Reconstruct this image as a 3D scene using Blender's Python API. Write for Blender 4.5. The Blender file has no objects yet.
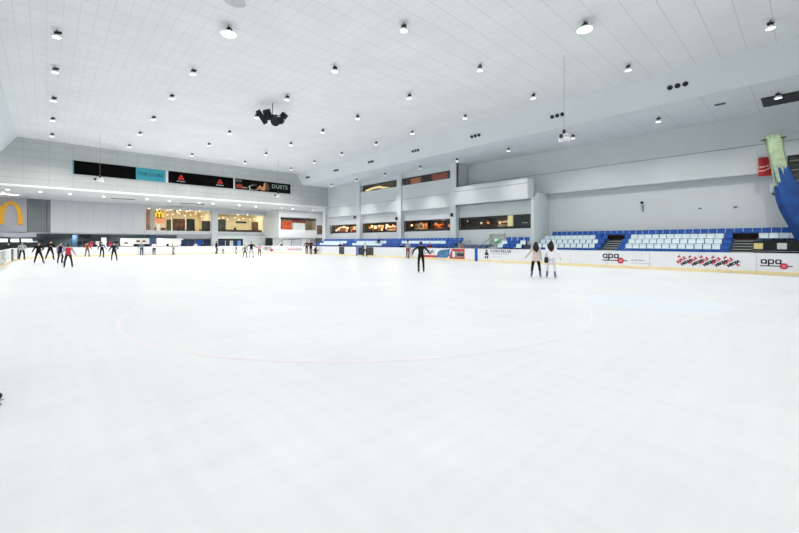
import bpy, bmesh, math, random
from mathutils import Vector, Matrix, Euler
random.seed(7)
S = bpy.context.scene
COL = S.collection
PI = math.pi
# ------------------------------------------------------------------ camera
F, HZ, CX, EYE = 380.0, 242.0, 399.5, 1.70
TH = math.radians(42.9)
SN, CS = math.sin(TH), math.cos(TH)
def ray(px):
    u = (px - CX) / F
    return SN + u * CS, CS - u * SN            # X and Y per metre of depth
def on_x(px, py, X):
    rx, ry = ray(px); d = X / rx
    return Vector((X, d * ry, EYE + (HZ - py) * d / F))
def on_y(px, py, Y):
    rx, ry = ray(px); d = Y / ry
    return Vector((d * rx, Y, EYE + (HZ - py) * d / F))
def on_z(px, py, z):
    rx, ry = ray(px); d = (z - EYE) * F / (HZ - py)
    return Vector((d * rx, d * ry, z))
cd = bpy.data.cameras.new('camera'); cam = bpy.data.objects.new('camera', cd); COL.objects.link(cam)
cam.location = (0, 0, EYE); cam.rotation_euler = (PI / 2, 0, -TH)
cd.sensor_width = 36; cd.lens = 36 * F / 799; cd.shift_y = -(266.5 - HZ) / 799
cd.clip_start = .05; cd.clip_end = 300
S.camera = cam
vs = S.view_settings
vs.view_transform = 'Standard'; vs.look = 'None'; vs.gamma = 1; vs.use_curve_mapping = False
vs.exposure = 0.06
S.cycles.use_denoising = True
S.cycles.max_bounces = 9; S.cycles.diffuse_bounces = 6; S.cycles.caustics_reflective = False; S.cycles.caustics_refractive = False
S.cycles.sample_clamp_indirect = 6
w = bpy.data.worlds.new('world'); S.world = w; w.use_nodes = True
w.node_tree.nodes['Background'].inputs[0].default_value = (.6, .66, .7, 1)
w.node_tree.nodes['Background'].inputs[1].default_value = .15

# ------------------------------------------------------------------ materials
def lin(c):
    if isinstance(c, str):
        c = tuple(int(c[i:i + 2], 16) / 255 for i in (0, 2, 4))
    return tuple(x / 12.92 if x <= .04045 else ((x + .055) / 1.055) ** 2.4 for x in c) + (1,)
MATS = {}
def mat(name, col, rough=.6, var=.06, scale=6, metal=0, emit=0, spec=.4, ecol=None):
    if name in MATS: return MATS[name]
    m = bpy.data.materials.new(name); m.use_nodes = True; MATS[name] = m
    nt = m.node_tree; b = nt.nodes['Principled BSDF']
    b.inputs['Roughness'].default_value = rough; b.inputs['Metallic'].default_value = metal
    b.inputs['Specular IOR Level'].default_value = spec
    L = lin(col)
    tc = nt.nodes.new('ShaderNodeTexCoord'); nz = nt.nodes.new('ShaderNodeTexNoise')
    nz.inputs['Scale'].default_value = scale; nz.inputs['Detail'].default_value = 3
    nt.links.new(tc.outputs['Object'], nz.inputs['Vector'])
    rp = nt.nodes.new('ShaderNodeValToRGB'); e = rp.color_ramp.elements
    e[0].position = .3; e[1].position = .7
    e[0].color = tuple(x * (1 - var) for x in L[:3]) + (1,)
    e[1].color = tuple(min(1, x * (1 + var)) for x in L[:3]) + (1,)
    nt.links.new(nz.outputs['Fac'], rp.inputs['Fac'])
    nt.links.new(rp.outputs['Color'], b.inputs['Base Color'])
    if emit:
        b.inputs['Emission Color'].default_value = lin(ecol or col)
        b.inputs['Emission Strength'].default_value = emit
    return m
def grid_mat(name, col, axes, sizes, width, dark, rough=.7, var=.03, offs=(0, 0)):
    """painted panels with thin joints on a world-space grid"""
    m = mat(name, col, rough, var, .4)
    nt = m.node_tree; b = nt.nodes['Principled BSDF']
    src = b.inputs['Base Color'].links[0].from_socket
    g = nt.nodes.new('ShaderNodeNewGeometry'); sp = nt.nodes.new('ShaderNodeSeparateXYZ')
    nt.links.new(g.outputs['Position'], sp.inputs[0])
    out = None
    def M(op, a, bb=None):
        n = nt.nodes.new('ShaderNodeMath'); n.operation = op
        for i, v in enumerate((a, bb)):
            if v is None: continue
            if isinstance(v, (int, float)): n.inputs[i].default_value = v
            else: nt.links.new(v, n.inputs[i])
        return n.outputs[0]
    for ax, sz, of, wd in zip(axes, sizes, offs, width):
        fr = M('FRACT', M('DIVIDE', M('ADD', sp.outputs[ax], 1000 * sz + of), sz))
        ln = M('LESS_THAN', fr, wd / sz)
        out = ln if out is None else M('MAXIMUM', out, ln)
    mx = nt.nodes.new('ShaderNodeMix'); mx.data_type = 'RGBA'
    nt.links.new(out, mx.inputs[0]); nt.links.new(src, mx.inputs[6])
    mx.inputs[7].default_value = lin(dark)
    nt.links.new(mx.outputs[2], b.inputs['Base Color'])
    return m
def ice_mat():
    m = mat('ice', 'dde0e3', .2, .03, .35, spec=.5)
    nt = m.node_tree; b = nt.nodes['Principled BSDF']
    b.inputs['IOR'].default_value = 1.31
    src = b.inputs['Base Color'].links[0].from_socket
    g = nt.nodes.new('ShaderNodeNewGeometry')
    def noise(scale, stretch, rot, detail=5):
        mp = nt.nodes.new('ShaderNodeMapping'); mp.inputs['Scale'].default_value = stretch
        mp.inputs['Rotation'].default_value = (0, 0, rot)
        n = nt.nodes.new('ShaderNodeTexNoise'); n.inputs['Scale'].default_value = scale; n.inputs['Detail'].default_value = detail
        nt.links.new(g.outputs['Position'], mp.inputs[0]); nt.links.new(mp.outputs[0], n.inputs['Vector'])
        return n.outputs['Fac']
    wear = noise(.8, (1, 1, 1), 0); s1 = noise(2.2, (.25, 3, 1), .5); s2 = noise(2.0, (3.2, .22, 1), .25)
    def ramp(f, a, bb, ca, cb):
        r = nt.nodes.new('ShaderNodeValToRGB'); r.color_ramp.elements[0].position = a; r.color_ramp.elements[1].position = bb
        r.color_ramp.elements[0].color = ca; r.color_ramp.elements[1].color = cb
        nt.links.new(f, r.inputs['Fac']); return r.outputs['Color']
    def mult(a, c):
        x = nt.nodes.new('ShaderNodeMix'); x.data_type = 'RGBA'; x.blend_type = 'MULTIPLY'; x.inputs[0].default_value = 1
        nt.links.new(a, x.inputs[6]); nt.links.new(c, x.inputs[7]); return x.outputs[2]
    W = (1, 1, 1, 1)
    c = mult(src, ramp(wear, .25, .75, (.935, .943, .947, 1), W))
    c = mult(c, ramp(s1, .3, .7, (.955, .96, .964, 1), W))
    c = mult(c, ramp(s2, .3, .7, (.95, .957, .96, 1), W))
    nt.links.new(c, b.inputs['Base Color'])
    r = nt.nodes.new('ShaderNodeMapRange'); r.inputs[3].default_value = .33; r.inputs[4].default_value = .43
    nt.links.new(wear, r.inputs[0]); nt.links.new(r.outputs[0], b.inputs['Roughness'])
    bp = nt.nodes.new('ShaderNodeBump'); bp.inputs['Strength'].default_value = .015; bp.inputs['Distance'].default_value = .02
    nt.links.new(s1, bp.inputs['Height']); nt.links.new(bp.outputs[0], b.inputs['Normal'])
    return m
def glass_mat():
    m = bpy.data.materials.new('window glass'); m.use_nodes = True; nt = m.node_tree
    for n in list(nt.nodes): nt.nodes.remove(n)
    o = nt.nodes.new('ShaderNodeOutputMaterial'); mx = nt.nodes.new('ShaderNodeMixShader')
    t = nt.nodes.new('ShaderNodeBsdfTransparent'); t.inputs[0].default_value = (.9, .93, .92, 1)
    gl = nt.nodes.new('ShaderNodeBsdfGlossy'); gl.inputs['Roughness'].default_value = .04
    lw = nt.nodes.new('ShaderNodeLayerWeight'); lw.inputs[0].default_value = .5
    pw_ = nt.nodes.new('ShaderNodeMath'); pw_.operation = 'POWER'; pw_.inputs[1].default_value = 5; nt.links.new(lw.outputs['Facing'], pw_.inputs[0])
    fr = nt.nodes.new('ShaderNodeMath'); fr.operation = 'MULTIPLY_ADD'; fr.inputs[1].default_value = .9; fr.inputs[2].default_value = .04; nt.links.new(pw_.outputs[0], fr.inputs[0])
    nt.links.new(fr.outputs[0], mx.inputs[0]); nt.links.new(t.outputs[0], mx.inputs[1]); nt.links.new(gl.outputs[0], mx.inputs[2])
    nt.links.new(mx.outputs[0], o.inputs[0]); return m
GLASS = glass_mat()
WALL = mat('wall paint cool grey', 'd8dfe1', .75, .02, .3)
COLM = mat('column paint pale grey', 'dbe2e5', .7, .02, .5)
WHITE = mat('white paint', 'e9ecee', .55, .02, 1)
GROOVE = mat('joint dark grey', '7e878b', .8)
SOFF = grid_mat('soffit panels', 'e6ebee', (1,), (2.4,), (.03,), 'c9cfd2')
CEIL = grid_mat('ceiling tiles', 'ebefef', (0, 1), (.6, 1.2), (.018, .036), 'd6dbdb', .85)
BULK = mat('bulkhead paint', 'dde4e8', .7, .02, .4)
FASC = grid_mat('fascia panels', 'c2c7c6', (0, 2), (2.05, .78), (.03, .03), '9fa5a5', .7, .05, offs=(1.85, .02))
BLACK = mat('black plastic', '17181a', .5)
DARK = mat('dark grey', '33383c', .6)
MID = mat('mid grey', '7d858a', .6)
STEEL = mat('brushed steel', 'b4b8ba', .35, .04, 20, 1)
BLUE = mat('blue plastic', '1a58ae', .35, .08)
SEATW = mat('pale seat plastic', 'dcedf4', .35, .03)
YEL = mat('yellow kick plate', 'f7e7b0', .4, .05)
BOARD = mat('white board panel', 'f2f3f6', .3, .015, 2)
RED = mat('red print', 'c93f48', .5); NAVY = mat('ink print', '252b3a', .5); PINK = mat('pink print', 'e27a8c', .5)
GREYP = mat('grey print', '8d93a0', .5)
CONC = mat('concrete', 'b4b8ba', .85, .08, 3)

# ------------------------------------------------------------------ object helpers
def link(name, data, parent=None):
    o = bpy.data.objects.new(name, data); COL.objects.link(o)
    if parent is not None: o.parent = parent
    return o
def tag(o, label=None, cat=None, group=None, kind=None):
    if label: o['label'] = label
    if cat: o['category'] = cat
    if group: o['group'] = group
    if kind: o['kind'] = kind
    return o
def empty(name, loc, label, cat, rz=0, group=None):
    o = link(name, None); o.location = loc; o.rotation_euler = (0, 0, rz); o.empty_display_size = .2
    return tag(o, label, cat, group)
class MB:
    def __init__(s): s.b = bmesh.new(); s.m = []; s.i = 0
    def use(s, m):
        if m not in s.m: s.m.append(m)
        s.i = s.m.index(m); return s
    def _f(s, vs):
        try:
            f = s.b.faces.new(vs); f.material_index = s.i; return f
        except ValueError: return None
    def box(s, x0, x1, y0, y1, z0, z1, M=None):
        c = [Vector((x, y, z)) for x in (x0, x1) for y in (y0, y1) for z in (z0, z1)]
        if M is not None: c = [M @ v for v in c]
        v = [s.b.verts.new(p) for p in c]
        for q in ((0, 1, 3, 2), (4, 6, 7, 5), (0, 4, 5, 1), (2, 3, 7, 6), (0, 2, 6, 4), (1, 5, 7, 3)): s._f([v[k] for k in q])
        return s
    def cbox(s, c, sx, sy, sz, M=None):
        x, y, z = c; return s.box(x - sx / 2, x + sx / 2, y - sy / 2, y + sy / 2, z - sz / 2, z + sz / 2, M)
    def quad(s, *p):
        s._f([s.b.verts.new(q) for q in p]); return s
    def tube(s, p, q, r0, r1=None, n=10, caps=True):
        p, q = Vector(p), Vector(q); r1 = r0 if r1 is None else r1
        d = (q - p); z = d.normalized(); x = z.orthogonal().normalized(); y = z.cross(x)
        A = [s.b.verts.new(p + (x * math.cos(2 * PI * k / n) + y * math.sin(2 * PI * k / n)) * r0) for k in range(n)]
        B = [s.b.verts.new(q + (x * math.cos(2 * PI * k / n) + y * math.sin(2 * PI * k / n)) * r1) for k in range(n)]
        for k in range(n): s._f([A[k], A[(k + 1) % n], B[(k + 1) % n], B[k]])
        if caps: s._f(A[::-1]); s._f(B)
        return s
    def ell(s, c, r, R=None, u=12, v=8):
        c = Vector(c); r = (r, r, r) if isinstance(r, (int, float)) else r
        rows = []
        for j in range(v + 1):
            t = PI * j / v - PI / 2
            if j in (0, v): pts = [Vector((0, 0, math.sin(t) * r[2]))]
            else: pts = [Vector((math.cos(t) * math.cos(2 * PI * k / u) * r[0], math.cos(t) * math.sin(2 * PI * k / u) * r[1], math.sin(t) * r[2])) for k in range(u)]
            if R is not None: pts = [R @ p for p in pts]
            rows.append([s.b.verts.new(c + p) for p in pts])
        for j in range(v):
            a, bb = rows[j], rows[j + 1]
            for k in range(u):
                k2 = (k + 1) % u
                if len(a) == 1: s._f([a[0], bb[k2], bb[k]])
                elif len(bb) == 1: s._f([a[k], a[k2], bb[0]])
                else: s._f([a[k], a[k2], bb[k2], bb[k]])
        return s
    def cap(s, p, q, r0, r1=None, n=10):
        r1 = r0 if r1 is None else r1
        s.tube(p, q, r0, r1, n); s.ell(p, r0, None, n, 6); s.ell(q, r1, None, n, 6); return s
    def lathe(s, prof, c=(0, 0, 0), n=16):
        c = Vector(c); rings = []
        for r, z in prof:
            rings.append([s.b.verts.new(c + Vector((r * math.cos(2 * PI * k / n), r * math.sin(2 * PI * k / n), z))) for k in range(n)])
        for a, bb in zip(rings, rings[1:]):
            for k in range(n): s._f([a[k], a[(k + 1) % n], bb[(k + 1) % n], bb[k]])
        s._f(rings[0][::-1]); s._f(rings[-1]); return s
    def prism(s, pts, d):
        """polygon pts (Vectors) extruded by vector d"""
        A = [s.b.verts.new(p) for p in pts]; B = [s.b.verts.new(Vector(p) + Vector(d)) for p in pts]; n = len(A)
        s._f(A[::-1]); s._f(B)
        for k in range(n): s._f([A[k], A[(k + 1) % n], B[(k + 1) % n], B[k]])
        return s
    def mesh(s, name, mats=None, smooth=False, bevel=0):
        b = s.b
        bmesh.ops.recalc_face_normals(b, faces=b.faces)
        if bevel:
            bmesh.ops.bevel(b, geom=[e for e in b.edges if len(e.link_faces) == 2 and e.calc_face_angle(0) > .6], offset=bevel, segments=2, affect='EDGES', profile=.5)
        me = bpy.data.meshes.new(name); b.to_mesh(me); b.free()
        for m in (s.m or [mats]): me.materials.append(m)
        if smooth:
            for p in me.polygons: p.use_smooth = True
        return me
    def obj(s, name, m=None, parent=None, smooth=False, bevel=0):
        return link(name, s.mesh(name, m, smooth, bevel), parent)
def boxobj(name, m, parent, *a, bevel=0):
    return MB().box(*a).obj(name, m, parent, bevel=bevel)
def struct(name, m, mb, parent=None):
    o = mb.obj(name, m, parent)
    if parent is None: o['kind'] = 'structure'
    return o
def ordinal(n):
    return ['first', 'second', 'third', 'fourth', 'fifth', 'sixth', 'seventh', 'eighth', 'ninth', 'tenth'][n - 1] if n <= 10 else '%d%s' % (n, {1: 'st', 2: 'nd', 3: 'rd'}.get(n % 10 if n not in (11, 12, 13) else 0, 'th'))
def light(loc, power, size, col=(1, .95, .905), down=True, rot=None, spread=None):
    l = bpy.data.lights.new('lamp_or_fill_light', 'AREA'); l.shape = 'DISK'; l.size = size; l.energy = power; l.color = col
    if spread: l.spread = spread
    o = link('lamp_or_fill_light', l); o.location = loc
    if rot: o.rotation_euler = rot
    return o

# ------------------------------------------------------------------ people (built first while the scene is small)
def remesh(mb, voxel, m, name, smooth=2):
    me = mb.mesh('tmp', m); o = link('tmp', me)
    md = o.modifiers.new('r', 'REMESH'); md.mode = 'VOXEL'; md.voxel_size = voxel; md.use_smooth_shade = True
    if smooth:
        sm = o.modifiers.new('s', 'SMOOTH'); sm.iterations = smooth; sm.factor = .5
    dg = bpy.context.evaluated_depsgraph_get(); dg.update()
    r = bpy.data.meshes.new_from_object(o.evaluated_get(dg)); r.name = name
    bpy.data.objects.remove(o); bpy.data.meshes.remove(me)
    r.materials.clear(); r.materials.append(m)
    for p in r.polygons: p.use_smooth = True
    return r
def cloth(hexs): return mat('fabric ' + hexs, hexs, .85, .1, 14, spec=.2)
SKIN = mat('skin', 'd9ab8d', .55, .05, 8); SKIN2 = mat('skin tan', 'b98868', .55, .05, 8)
LIP = mat('lips', 'a65a55', .5); EYEM = mat('eye dark', '1d1713', .3)
SK_CACHE = {}
def skate_meshes(hexs):
    if hexs in SK_CACHE: return SK_CACHE[hexs]
    b = MB()                                   # boot: foot pointing +Y, sole at z=.07, ankle shaft at origin
    b.cap((0, -.055, .115), (0, .13, .108), .046, .04); b.cap((0, -.045, .12), (0, -.03, .29), .05, .055); b.cap((0, .02, .13), (0, -.02, .26), .045, .045)
    boot = remesh(b, .014, mat('boot ' + hexs, hexs, .4, .06), 'boot', 1)
    c = MB(); c.box(-.028, .028, -.1, .17, .062, .074); c.box(-.014, .014, -.085, -.04, .03, .064); c.box(-.014, .014, .06, .12, .03, .064)
    v = [Vector((-.003, y, z)) for y, z in ((-.13, .012), (-.11, 0), (.13, 0), (.17, .018), (.165, .036), (-.12, .034))]
    c.prism(v, (.006, 0, 0))
    SK_CACHE[hexs] = (boot, c.mesh('blade', STEEL)); return SK_CACHE[hexs]
ARM = {'down': ((.18, 0, -1), (.1, .2, -1)), 'low': ((.5, 0, -1), (.45, .25, -1)), 'out': ((1, 0, -.9), (1, .2, -.7)), 'wide': ((1, .1, -.35), (1, .35, -.25)),
       'fwd': ((.25, .6, -1), (0, 1, -.1)), 'bent': ((.45, -.25, -1), (-.35, 1, -.35)), 'reach': ((.55, .1, -1), (.75, .1, -.9)), 'hip': ((.7, -.35, -1), (-.75, .45, -.55)),
       'back': ((.3, -.5, -1), (.25, -.3, -1)), 'flap': ((.95, -.1, -.62), (.25, .35, -1)), 'flap2': ((.85, -.1, -.75), (.6, .3, -.9)), 'up': ((.8, .3, -.2), (.3, .5, .8)), 'cross': ((.3, .25, -1), (-1, .55, .1))}
def person(pos, rz, H, label, top='202329', legs='202228', hair='1c1613', skates='1b1c20', al='down', ar='down', fl=(-.1, 0), fr=(.1, 0), lean=.06,
           pelvis=None, hem=0., longhair=False, vox=.016, skin=SKIN, turn=0, sleeves=None, skirt=False, footz=0., lift=None, group=None, hat=None, bag=None, trim=None, cat='person', headdrop=0., toe=(0, 0)):
    on_skates = skates is not None
    k = H / 1.72
    lf = .085 if on_skates else 0.
    P = empty('person', pos, label, cat, rz, group)
    hipz = (pelvis if pelvis is not None else .885 * k) + lf * k
    cx = (fl[0] + fr[0]) / 2 * .6; cy = (fl[1] + fr[1]) / 2 * .6 - math.sin(lean) * .12 if pelvis is None else 0
    hc = Vector((cx, cy, hipz))
    RL = Matrix.Rotation(-lean, 3, 'X')
    def U(x, y, z): return hc + RL @ (Vector((x, y, z)) * k)      # upper body, measured from the hip centre
    # legs by two bone reach
    LG = []
    for sx, ft in ((-1, fl), (1, fr)):
        hp = hc + Vector((sx * .09 * k, 0, -.01))
        an = Vector((ft[0], ft[1] - .02, (.09 + lf) * k + footz + (lift or {}).get(sx, 0)))
        L1, L2 = .41 * k, .405 * k
        d = an - hp; D = min(d.length, (L1 + L2) * .995); dn = d.normalized(); an = hp + dn * D if d.length > D else an
        a = (L1 * L1 - L2 * L2 + D * D) / (2 * D); h = math.sqrt(max(0, L1 * L1 - a * a))
        pole = Vector((sx * .15, 1, .25)); pole = (pole - dn * pole.dot(dn)).normalized()
        LG.append((hp, hp + dn * a + pole * h, an, sx))
    AR = []
    for sx, nm in ((-1, al), (1, ar)):
        e, f = ARM[nm] if isinstance(nm, str) else nm
        sh = U(sx * .175, -.005, .475)
        el = sh + RL @ Vector((e[0] * sx, e[1], e[2])).normalized() * .285 * k
        wr = el + Vector((f[0] * sx, f[1], f[2])).normalized() * .25 * k
        AR.append((sh, el, wr, (wr - el).normalized(), sx))
    RH = RL @ Matrix.Rotation(turn, 3, 'Z') @ Matrix.Rotation(-headdrop, 3, 'X')
    hd = U(0, .02, .685)
    # --- body: one continuous figure
    b = MB()
    b.ell(U(0, -.005, .03), (.155 * k, .105 * k, .12 * k), RL); b.ell(U(0, 0, .19), (.13 * k, .092 * k, .15 * k), RL)
    b.ell(U(0, 0, .36), (.155 * k, .108 * k, .17 * k), RL); b.cap(U(-.14, 0, .46), U(.14, 0, .46), .06 * k)
    b.cap(U(0, -.005, .48), U(0, .01, .62), .054 * k, .05 * k)
    def HP(x, y, z): return hd + RH @ (Vector((x, y, z)) * k)
    b.ell(HP(0, 0, .01), (.077 * k, .096 * k, .105 * k), RH, 16, 12); b.ell(HP(0, .022, -.05), (.056 * k, .068 * k, .066 * k), RH)
    b.cap(HP(0, .09, .012), HP(0, .112, -.018), .011 * k, .015 * k, 8)
    for sx in (-1, 1): b.ell(HP(sx * .078, -.005, -.005), (.012 * k, .022 * k, .032 * k), RH, 8, 6)
    for hp, kn, an, sx in LG:
        b.cap(hp, kn, .083 * k, .054 * k); b.cap(kn, an, .053 * k, .036 * k); b.cap(kn * .8 + an * .2 + Vector((0, -.012, 0)), kn * .55 + an * .45 + Vector((0, -.012, 0)), .05 * k, .043 * k)
        yw = -sx * .22 + toe[0 if sx < 0 else 1]; b.cap(an, an + Vector((-.1 * math.sin(yw), .1 * math.cos(yw), -.055)) * k, .034 * k, .024 * k)
    for sh, el, wr, fd, sx in AR:
        b.cap(sh, el, .05 * k, .038 * k); b.cap(el, wr, .038 * k, .026 * k)
        inn = Vector((-sx, 0, 0)); inn = (inn - fd * inn.dot(fd)); inn = inn.normalized() if inn.length > .1 else Vector((0, 0, 1))
        wd = fd.cross(inn).normalized()
        if wd.y < 0: wd = -wd
        b.cap(wr, wr + fd * .05 * k, .026 * k, .027 * k); b.cap(wr + fd * .045 * k - wd * .024 * k, wr + fd * .06 * k + wd * .024 * k, .018 * k)
        for q, ln in ((-1.5, .062), (-.5, .074), (.5, .08), (1.5, .07)):
            p0 = wr + (fd * .07 + wd * q * .0175) * k; p1 = p0 + (fd * ln * .5 + inn * .006) * k; p2 = p1 + (fd * ln * .42 + inn * .022) * k
            b.cap(p0, p1, .0095 * k, .009 * k, 6); b.cap(p1, p2, .009 * k, .0078 * k, 6)
        t0 = wr + (fd * .025 + wd * .022) * k; t1 = t0 + (fd * .03 + wd * .032 + inn * .012) * k; t2 = t1 + (fd * .03 + wd * .006 + inn * .012) * k
        b.cap(t0, t1, .0115 * k, .0105 * k, 6); b.cap(t1, t2, .0105 * k, .0085 * k, 6)
    link('body', remesh(b, vox * .8, skin, 'body'), P)
    for sx in (-1, 1): MB().ell(HP(sx * .031, .083, .018), (.012 * k, .009 * k, .008 * k), RH, 8, 6).obj('eye', EYEM, P, True)
    MB().ell(HP(0, .083, -.052), (.022 * k, .01 * k, .007 * k), RH, 8, 6).obj('mouth', LIP, P, True)
    # --- top
    g = .016 * k
    t = MB()
    t.ell(U(0, 0, .19), (.13 * k + g * 1.3, .1 * k + g, .17 * k), RL); t.ell(U(0, 0, .36), (.155 * k + g, .11 * k + g, .165 * k), RL)
    t.cap(U(-.14, 0, .458), U(.14, 0, .458), .062 * k + g * .6); t.cap(U(0, -.01, .47), U(0, 0, .525), .07 * k, .062 * k)
    t.ell(U(0, -.005, .06 - hem * .3), (.16 * k + g, .115 * k + g, (.13 + hem * .45) * k), RL)
    if hem > .1:
        t.tube(U(0, 0, .12), U(0, 0, -hem), .16 * k, .2 * k, 16)
    for sh, el, wr, fd, sx in AR:
        if sleeves != 'short': t.cap(sh, el, .055 * k + g * .6, .044 * k + g * .5); t.cap(el, wr - fd * .005, .044 * k + g * .5, .033 * k + g * .3)
        else: t.cap(sh, sh * .4 + el * .6, .055 * k + g * .6, .05 * k + g * .5)
    if sleeves and sleeves != 'short':
        t = MB(); t.ell(U(0, 0, .19), (.13 * k + g * 1.6, .1 * k + g * 1.4, .18 * k), RL); t.ell(U(0, 0, .36), (.155 * k + g, .11 * k + g * 1.4, .18 * k), RL)
        t.ell(U(0, -.005, .05), (.16 * k + g * 1.2, .115 * k + g, .13 * k), RL); t.cap(U(-.12, 0, .45), U(.12, 0, .45), .068 * k)
        s2 = MB()
        for sh, el, wr, fd, sx in AR:
            s2 = MB(); s2.cap(sh, el, .055 * k + g * .8, .044 * k + g * .5); s2.cap(el, wr - fd * .005, .044 * k + g * .5, .033 * k + g * .3)
            o = link('sleeve', remesh(s2, vox, cloth(sleeves), 'sleeve', 1), P)
    link('jacket', remesh(t, vox, cloth(top), 'jacket', 2), P)
    if trim:
        a0, a1 = U(-.1, .118, .3), U(.1, .118, .4)
        MB().box(-.09, .09, -.012, .012, -.05, .05, Matrix.Translation(U(0, .125, .33))).obj('chest_print', cloth(trim), P)
    # --- trousers
    q = MB(); q.ell(U(0, -.005, .02), (.155 * k + g * .7, .108 * k + g * .7, .12 * k), RL)
    for hp, kn, an, sx in LG:
        q.cap(hp, kn, .086 * k + g * .4, .057 * k + g * .6); q.cap(kn, an + (kn - an).normalized() * (.05 if on_skates else -.02), .056 * k + g * .6, .044 * k + g * .8); q.cap(kn * .8 + an * .2 + Vector((0, -.012, 0)), kn * .5 + an * .5 + Vector((0, -.012, 0)), .057 * k + g * .5, .05 * k + g * .5)
    link('trousers', remesh(q, vox, cloth(legs), 'trousers', 2), P)
    # --- hair
    h = MB(); h.ell(HP(0, -.014, .03), (.088 * k, .1 * k, .102 * k), RH, 14, 10); h.ell(HP(0, -.04, -.02), (.08 * k, .07 * k, .085 * k), RH)
    if longhair:
        for x in (-.05, 0, .05):
            h.cap(HP(x * 1.15, -.06, 0), HP(x * 1.9, -.1, -.2), .055 * k, .062 * k, 8); h.cap(HP(x * 1.9, -.1, -.2), HP(x * 1.1 + .02, -.13, -.36 - .05 * (x == 0)), .062 * k, .022 * k, 8)
        for sx in (-1, 1): h.cap(HP(sx * .075, .01, .01), HP(sx * .09, -.02, -.2), .026 * k, .03 * k, 8)
    hm = remesh(h, .016, mat('hair ' + hair, hair, .5, .2, 30), 'hair', 1)
    link('hair', hm, P)
    if hat:
        c = MB(); c.ell(HP(0, -.008, .055), (.096 * k, .11 * k, .085 * k), RH, 14, 8); c.obj('hat', cloth(hat), P, True)
    if bag:
        c = MB(); c.ell(U(0, -.19, .3), (.14 * k, .09 * k, .2 * k), RL); c.obj('backpack', cloth(bag), P, True)
    # --- feet
    for hp, kn, an, sx in LG:
        yaw = -sx * .22 + toe[0 if sx < 0 else 1]; sd = (kn - an).normalized(); tilt = 0 if toe[0 if sx < 0 else 1] else math.atan2(sd.x, sd.z)
        if on_skates:
            boot, blade = skate_meshes(skates)
            s = link('skate', boot, P); s.location = (an.x - math.sin(tilt) * .175 * k, an.y + .02, an.z - .175 * k); s.rotation_mode = 'XYZ'; s.rotation_euler = (Matrix.Rotation(tilt, 3, 'Y') @ Matrix.Rotation(yaw, 3, 'Z')).to_euler(); s.scale = (k,) * 3
            bl = link('blade', blade, s)
        else:
            s = MB().ell((0, .05, .045), (.045, .13, .045), None, 10, 6).obj('shoe', DARK, P, True); s.location = (an.x, an.y, an.z - .09); s.rotation_euler = (0, 0, yaw)
    return P
# rink outline
RX0, RX1, RY0, RY1, RR = -2.2, 27.6, -4.0, 57.5, 8.5
def inside(x, y, m=.45):
    cx = min(max(x, RX0 + RR), RX1 - RR); cy = min(max(y, RY0 + RR), RY1 - RR)
    return math.hypot(x - cx, y - cy) <= RR - m
def skater(px, yf, yh, face, label, **kw):
    d = EYE * F / (yf - HZ); rx, ry = ray(px)
    while not inside(d * rx, d * ry): d -= .15
    H = kw.pop('H', None) or min(1.86, max(1.1, (yf - yh) / (yf - HZ) * EYE - .085))
    v = Vector((rx, ry, 0)).normalized(); r = Vector((v.y, -v.x, 0)); a = math.radians(face)
    f = -v * math.cos(a) + r * math.sin(a)
    return person((d * rx, d * ry, 0), math.atan2(-f.x, f.y), H, label, **kw)
skater(535.8, 277.4, 241.2, 180, 'woman skater seen from behind in beige coat and black leggings', H=1.66, top='cdc0b8', legs='15161a', hair='241a18', skates='6e6a9c', al='reach', ar='down',
       fl=(-.19, .05), fr=(.2, -.1), hem=.16, longhair=True, vox=.012, lean=.1)
skater(550.8, 278, 240.6, 178, 'woman skater with long dark hair in white jacket and pale trousers', H=1.70, top='f1f2f5', legs='dcdde6', hair='1d1617', skates='77779c', al='down', ar='low',
       fl=(-.17, .05), fr=(.19, -.05), hem=.04, longhair=True, vox=.012, lean=.05)
_d = EYE * F / 36.2; _rx, _ry = ray(546.2)
_t = empty('handbag', (_d * _rx, _d * _ry, .72), 'dark handbag hanging at the left side of the white-jacketed woman', 'bag', -TH)
_b = MB(); _b.prism([Vector((x, -.05, z)) for x, z in ((-.07, 0), (.07, 0), (.085, .12), (.06, .27), (-.06, .27), (-.085, .12))], (0, .1, 0)); _b.obj('bag_body', mat('navy leather', '23263a', .5), _t, False, .015)
_b = MB(); _b.tube((-.045, 0, .26), (-.02, 0, .42), .008, None, 6).tube((.045, 0, .26), (.02, 0, .42), .008, None, 6).tube((-.02, 0, .42), (.02, 0, .42), .008, None, 6); _b.obj('handle', mat('navy leather', '23263a', .5), _t)
skater(420.6, 272.8, 241, 185, 'skater all in black alone in mid rink with arms out', H=1.68, top='1b201d', legs='14171a', hair='2a1d18', skates='101113', al='flap', ar='flap2', fl=(-.1, .1), fr=(.17, 0), vox=.012)
skater(22.3, 259.6, 241.8, 10, 'skater in pale grey top and black trousers by the left boards', top='b9bdc0', legs='191b1f', al='hip', ar='bent', fl=(-.14, 0), fr=(.2, 0))
skater(38, 263.6, 242, 10, 'skater in black jacket standing wide-legged in front of the left corner', top='16181a', legs='131416', al='hip', ar='low', fl=(-.32, 0), fr=(.2, 0), hair='2b1d17', hem=.03)
skater(51.5, 260, 240.4, 15, 'black-clad skater striding sideways with red-brown hair', top='17181b', legs='121315', hair='5a2a20', al='fwd', ar='out', fl=(-.15, 0), fr=(.42, 0), lean=.15, trim='8a6c5c')
skater(60.3, 263.2, 242.2, 30, 'skater in navy vest with grey sleeves beside the red-vested skater', top='23274a', legs='2b3044', sleeves='a2a0a8', al='low', ar='down', fl=(-.12, 0), fr=(.17, 0))
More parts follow.
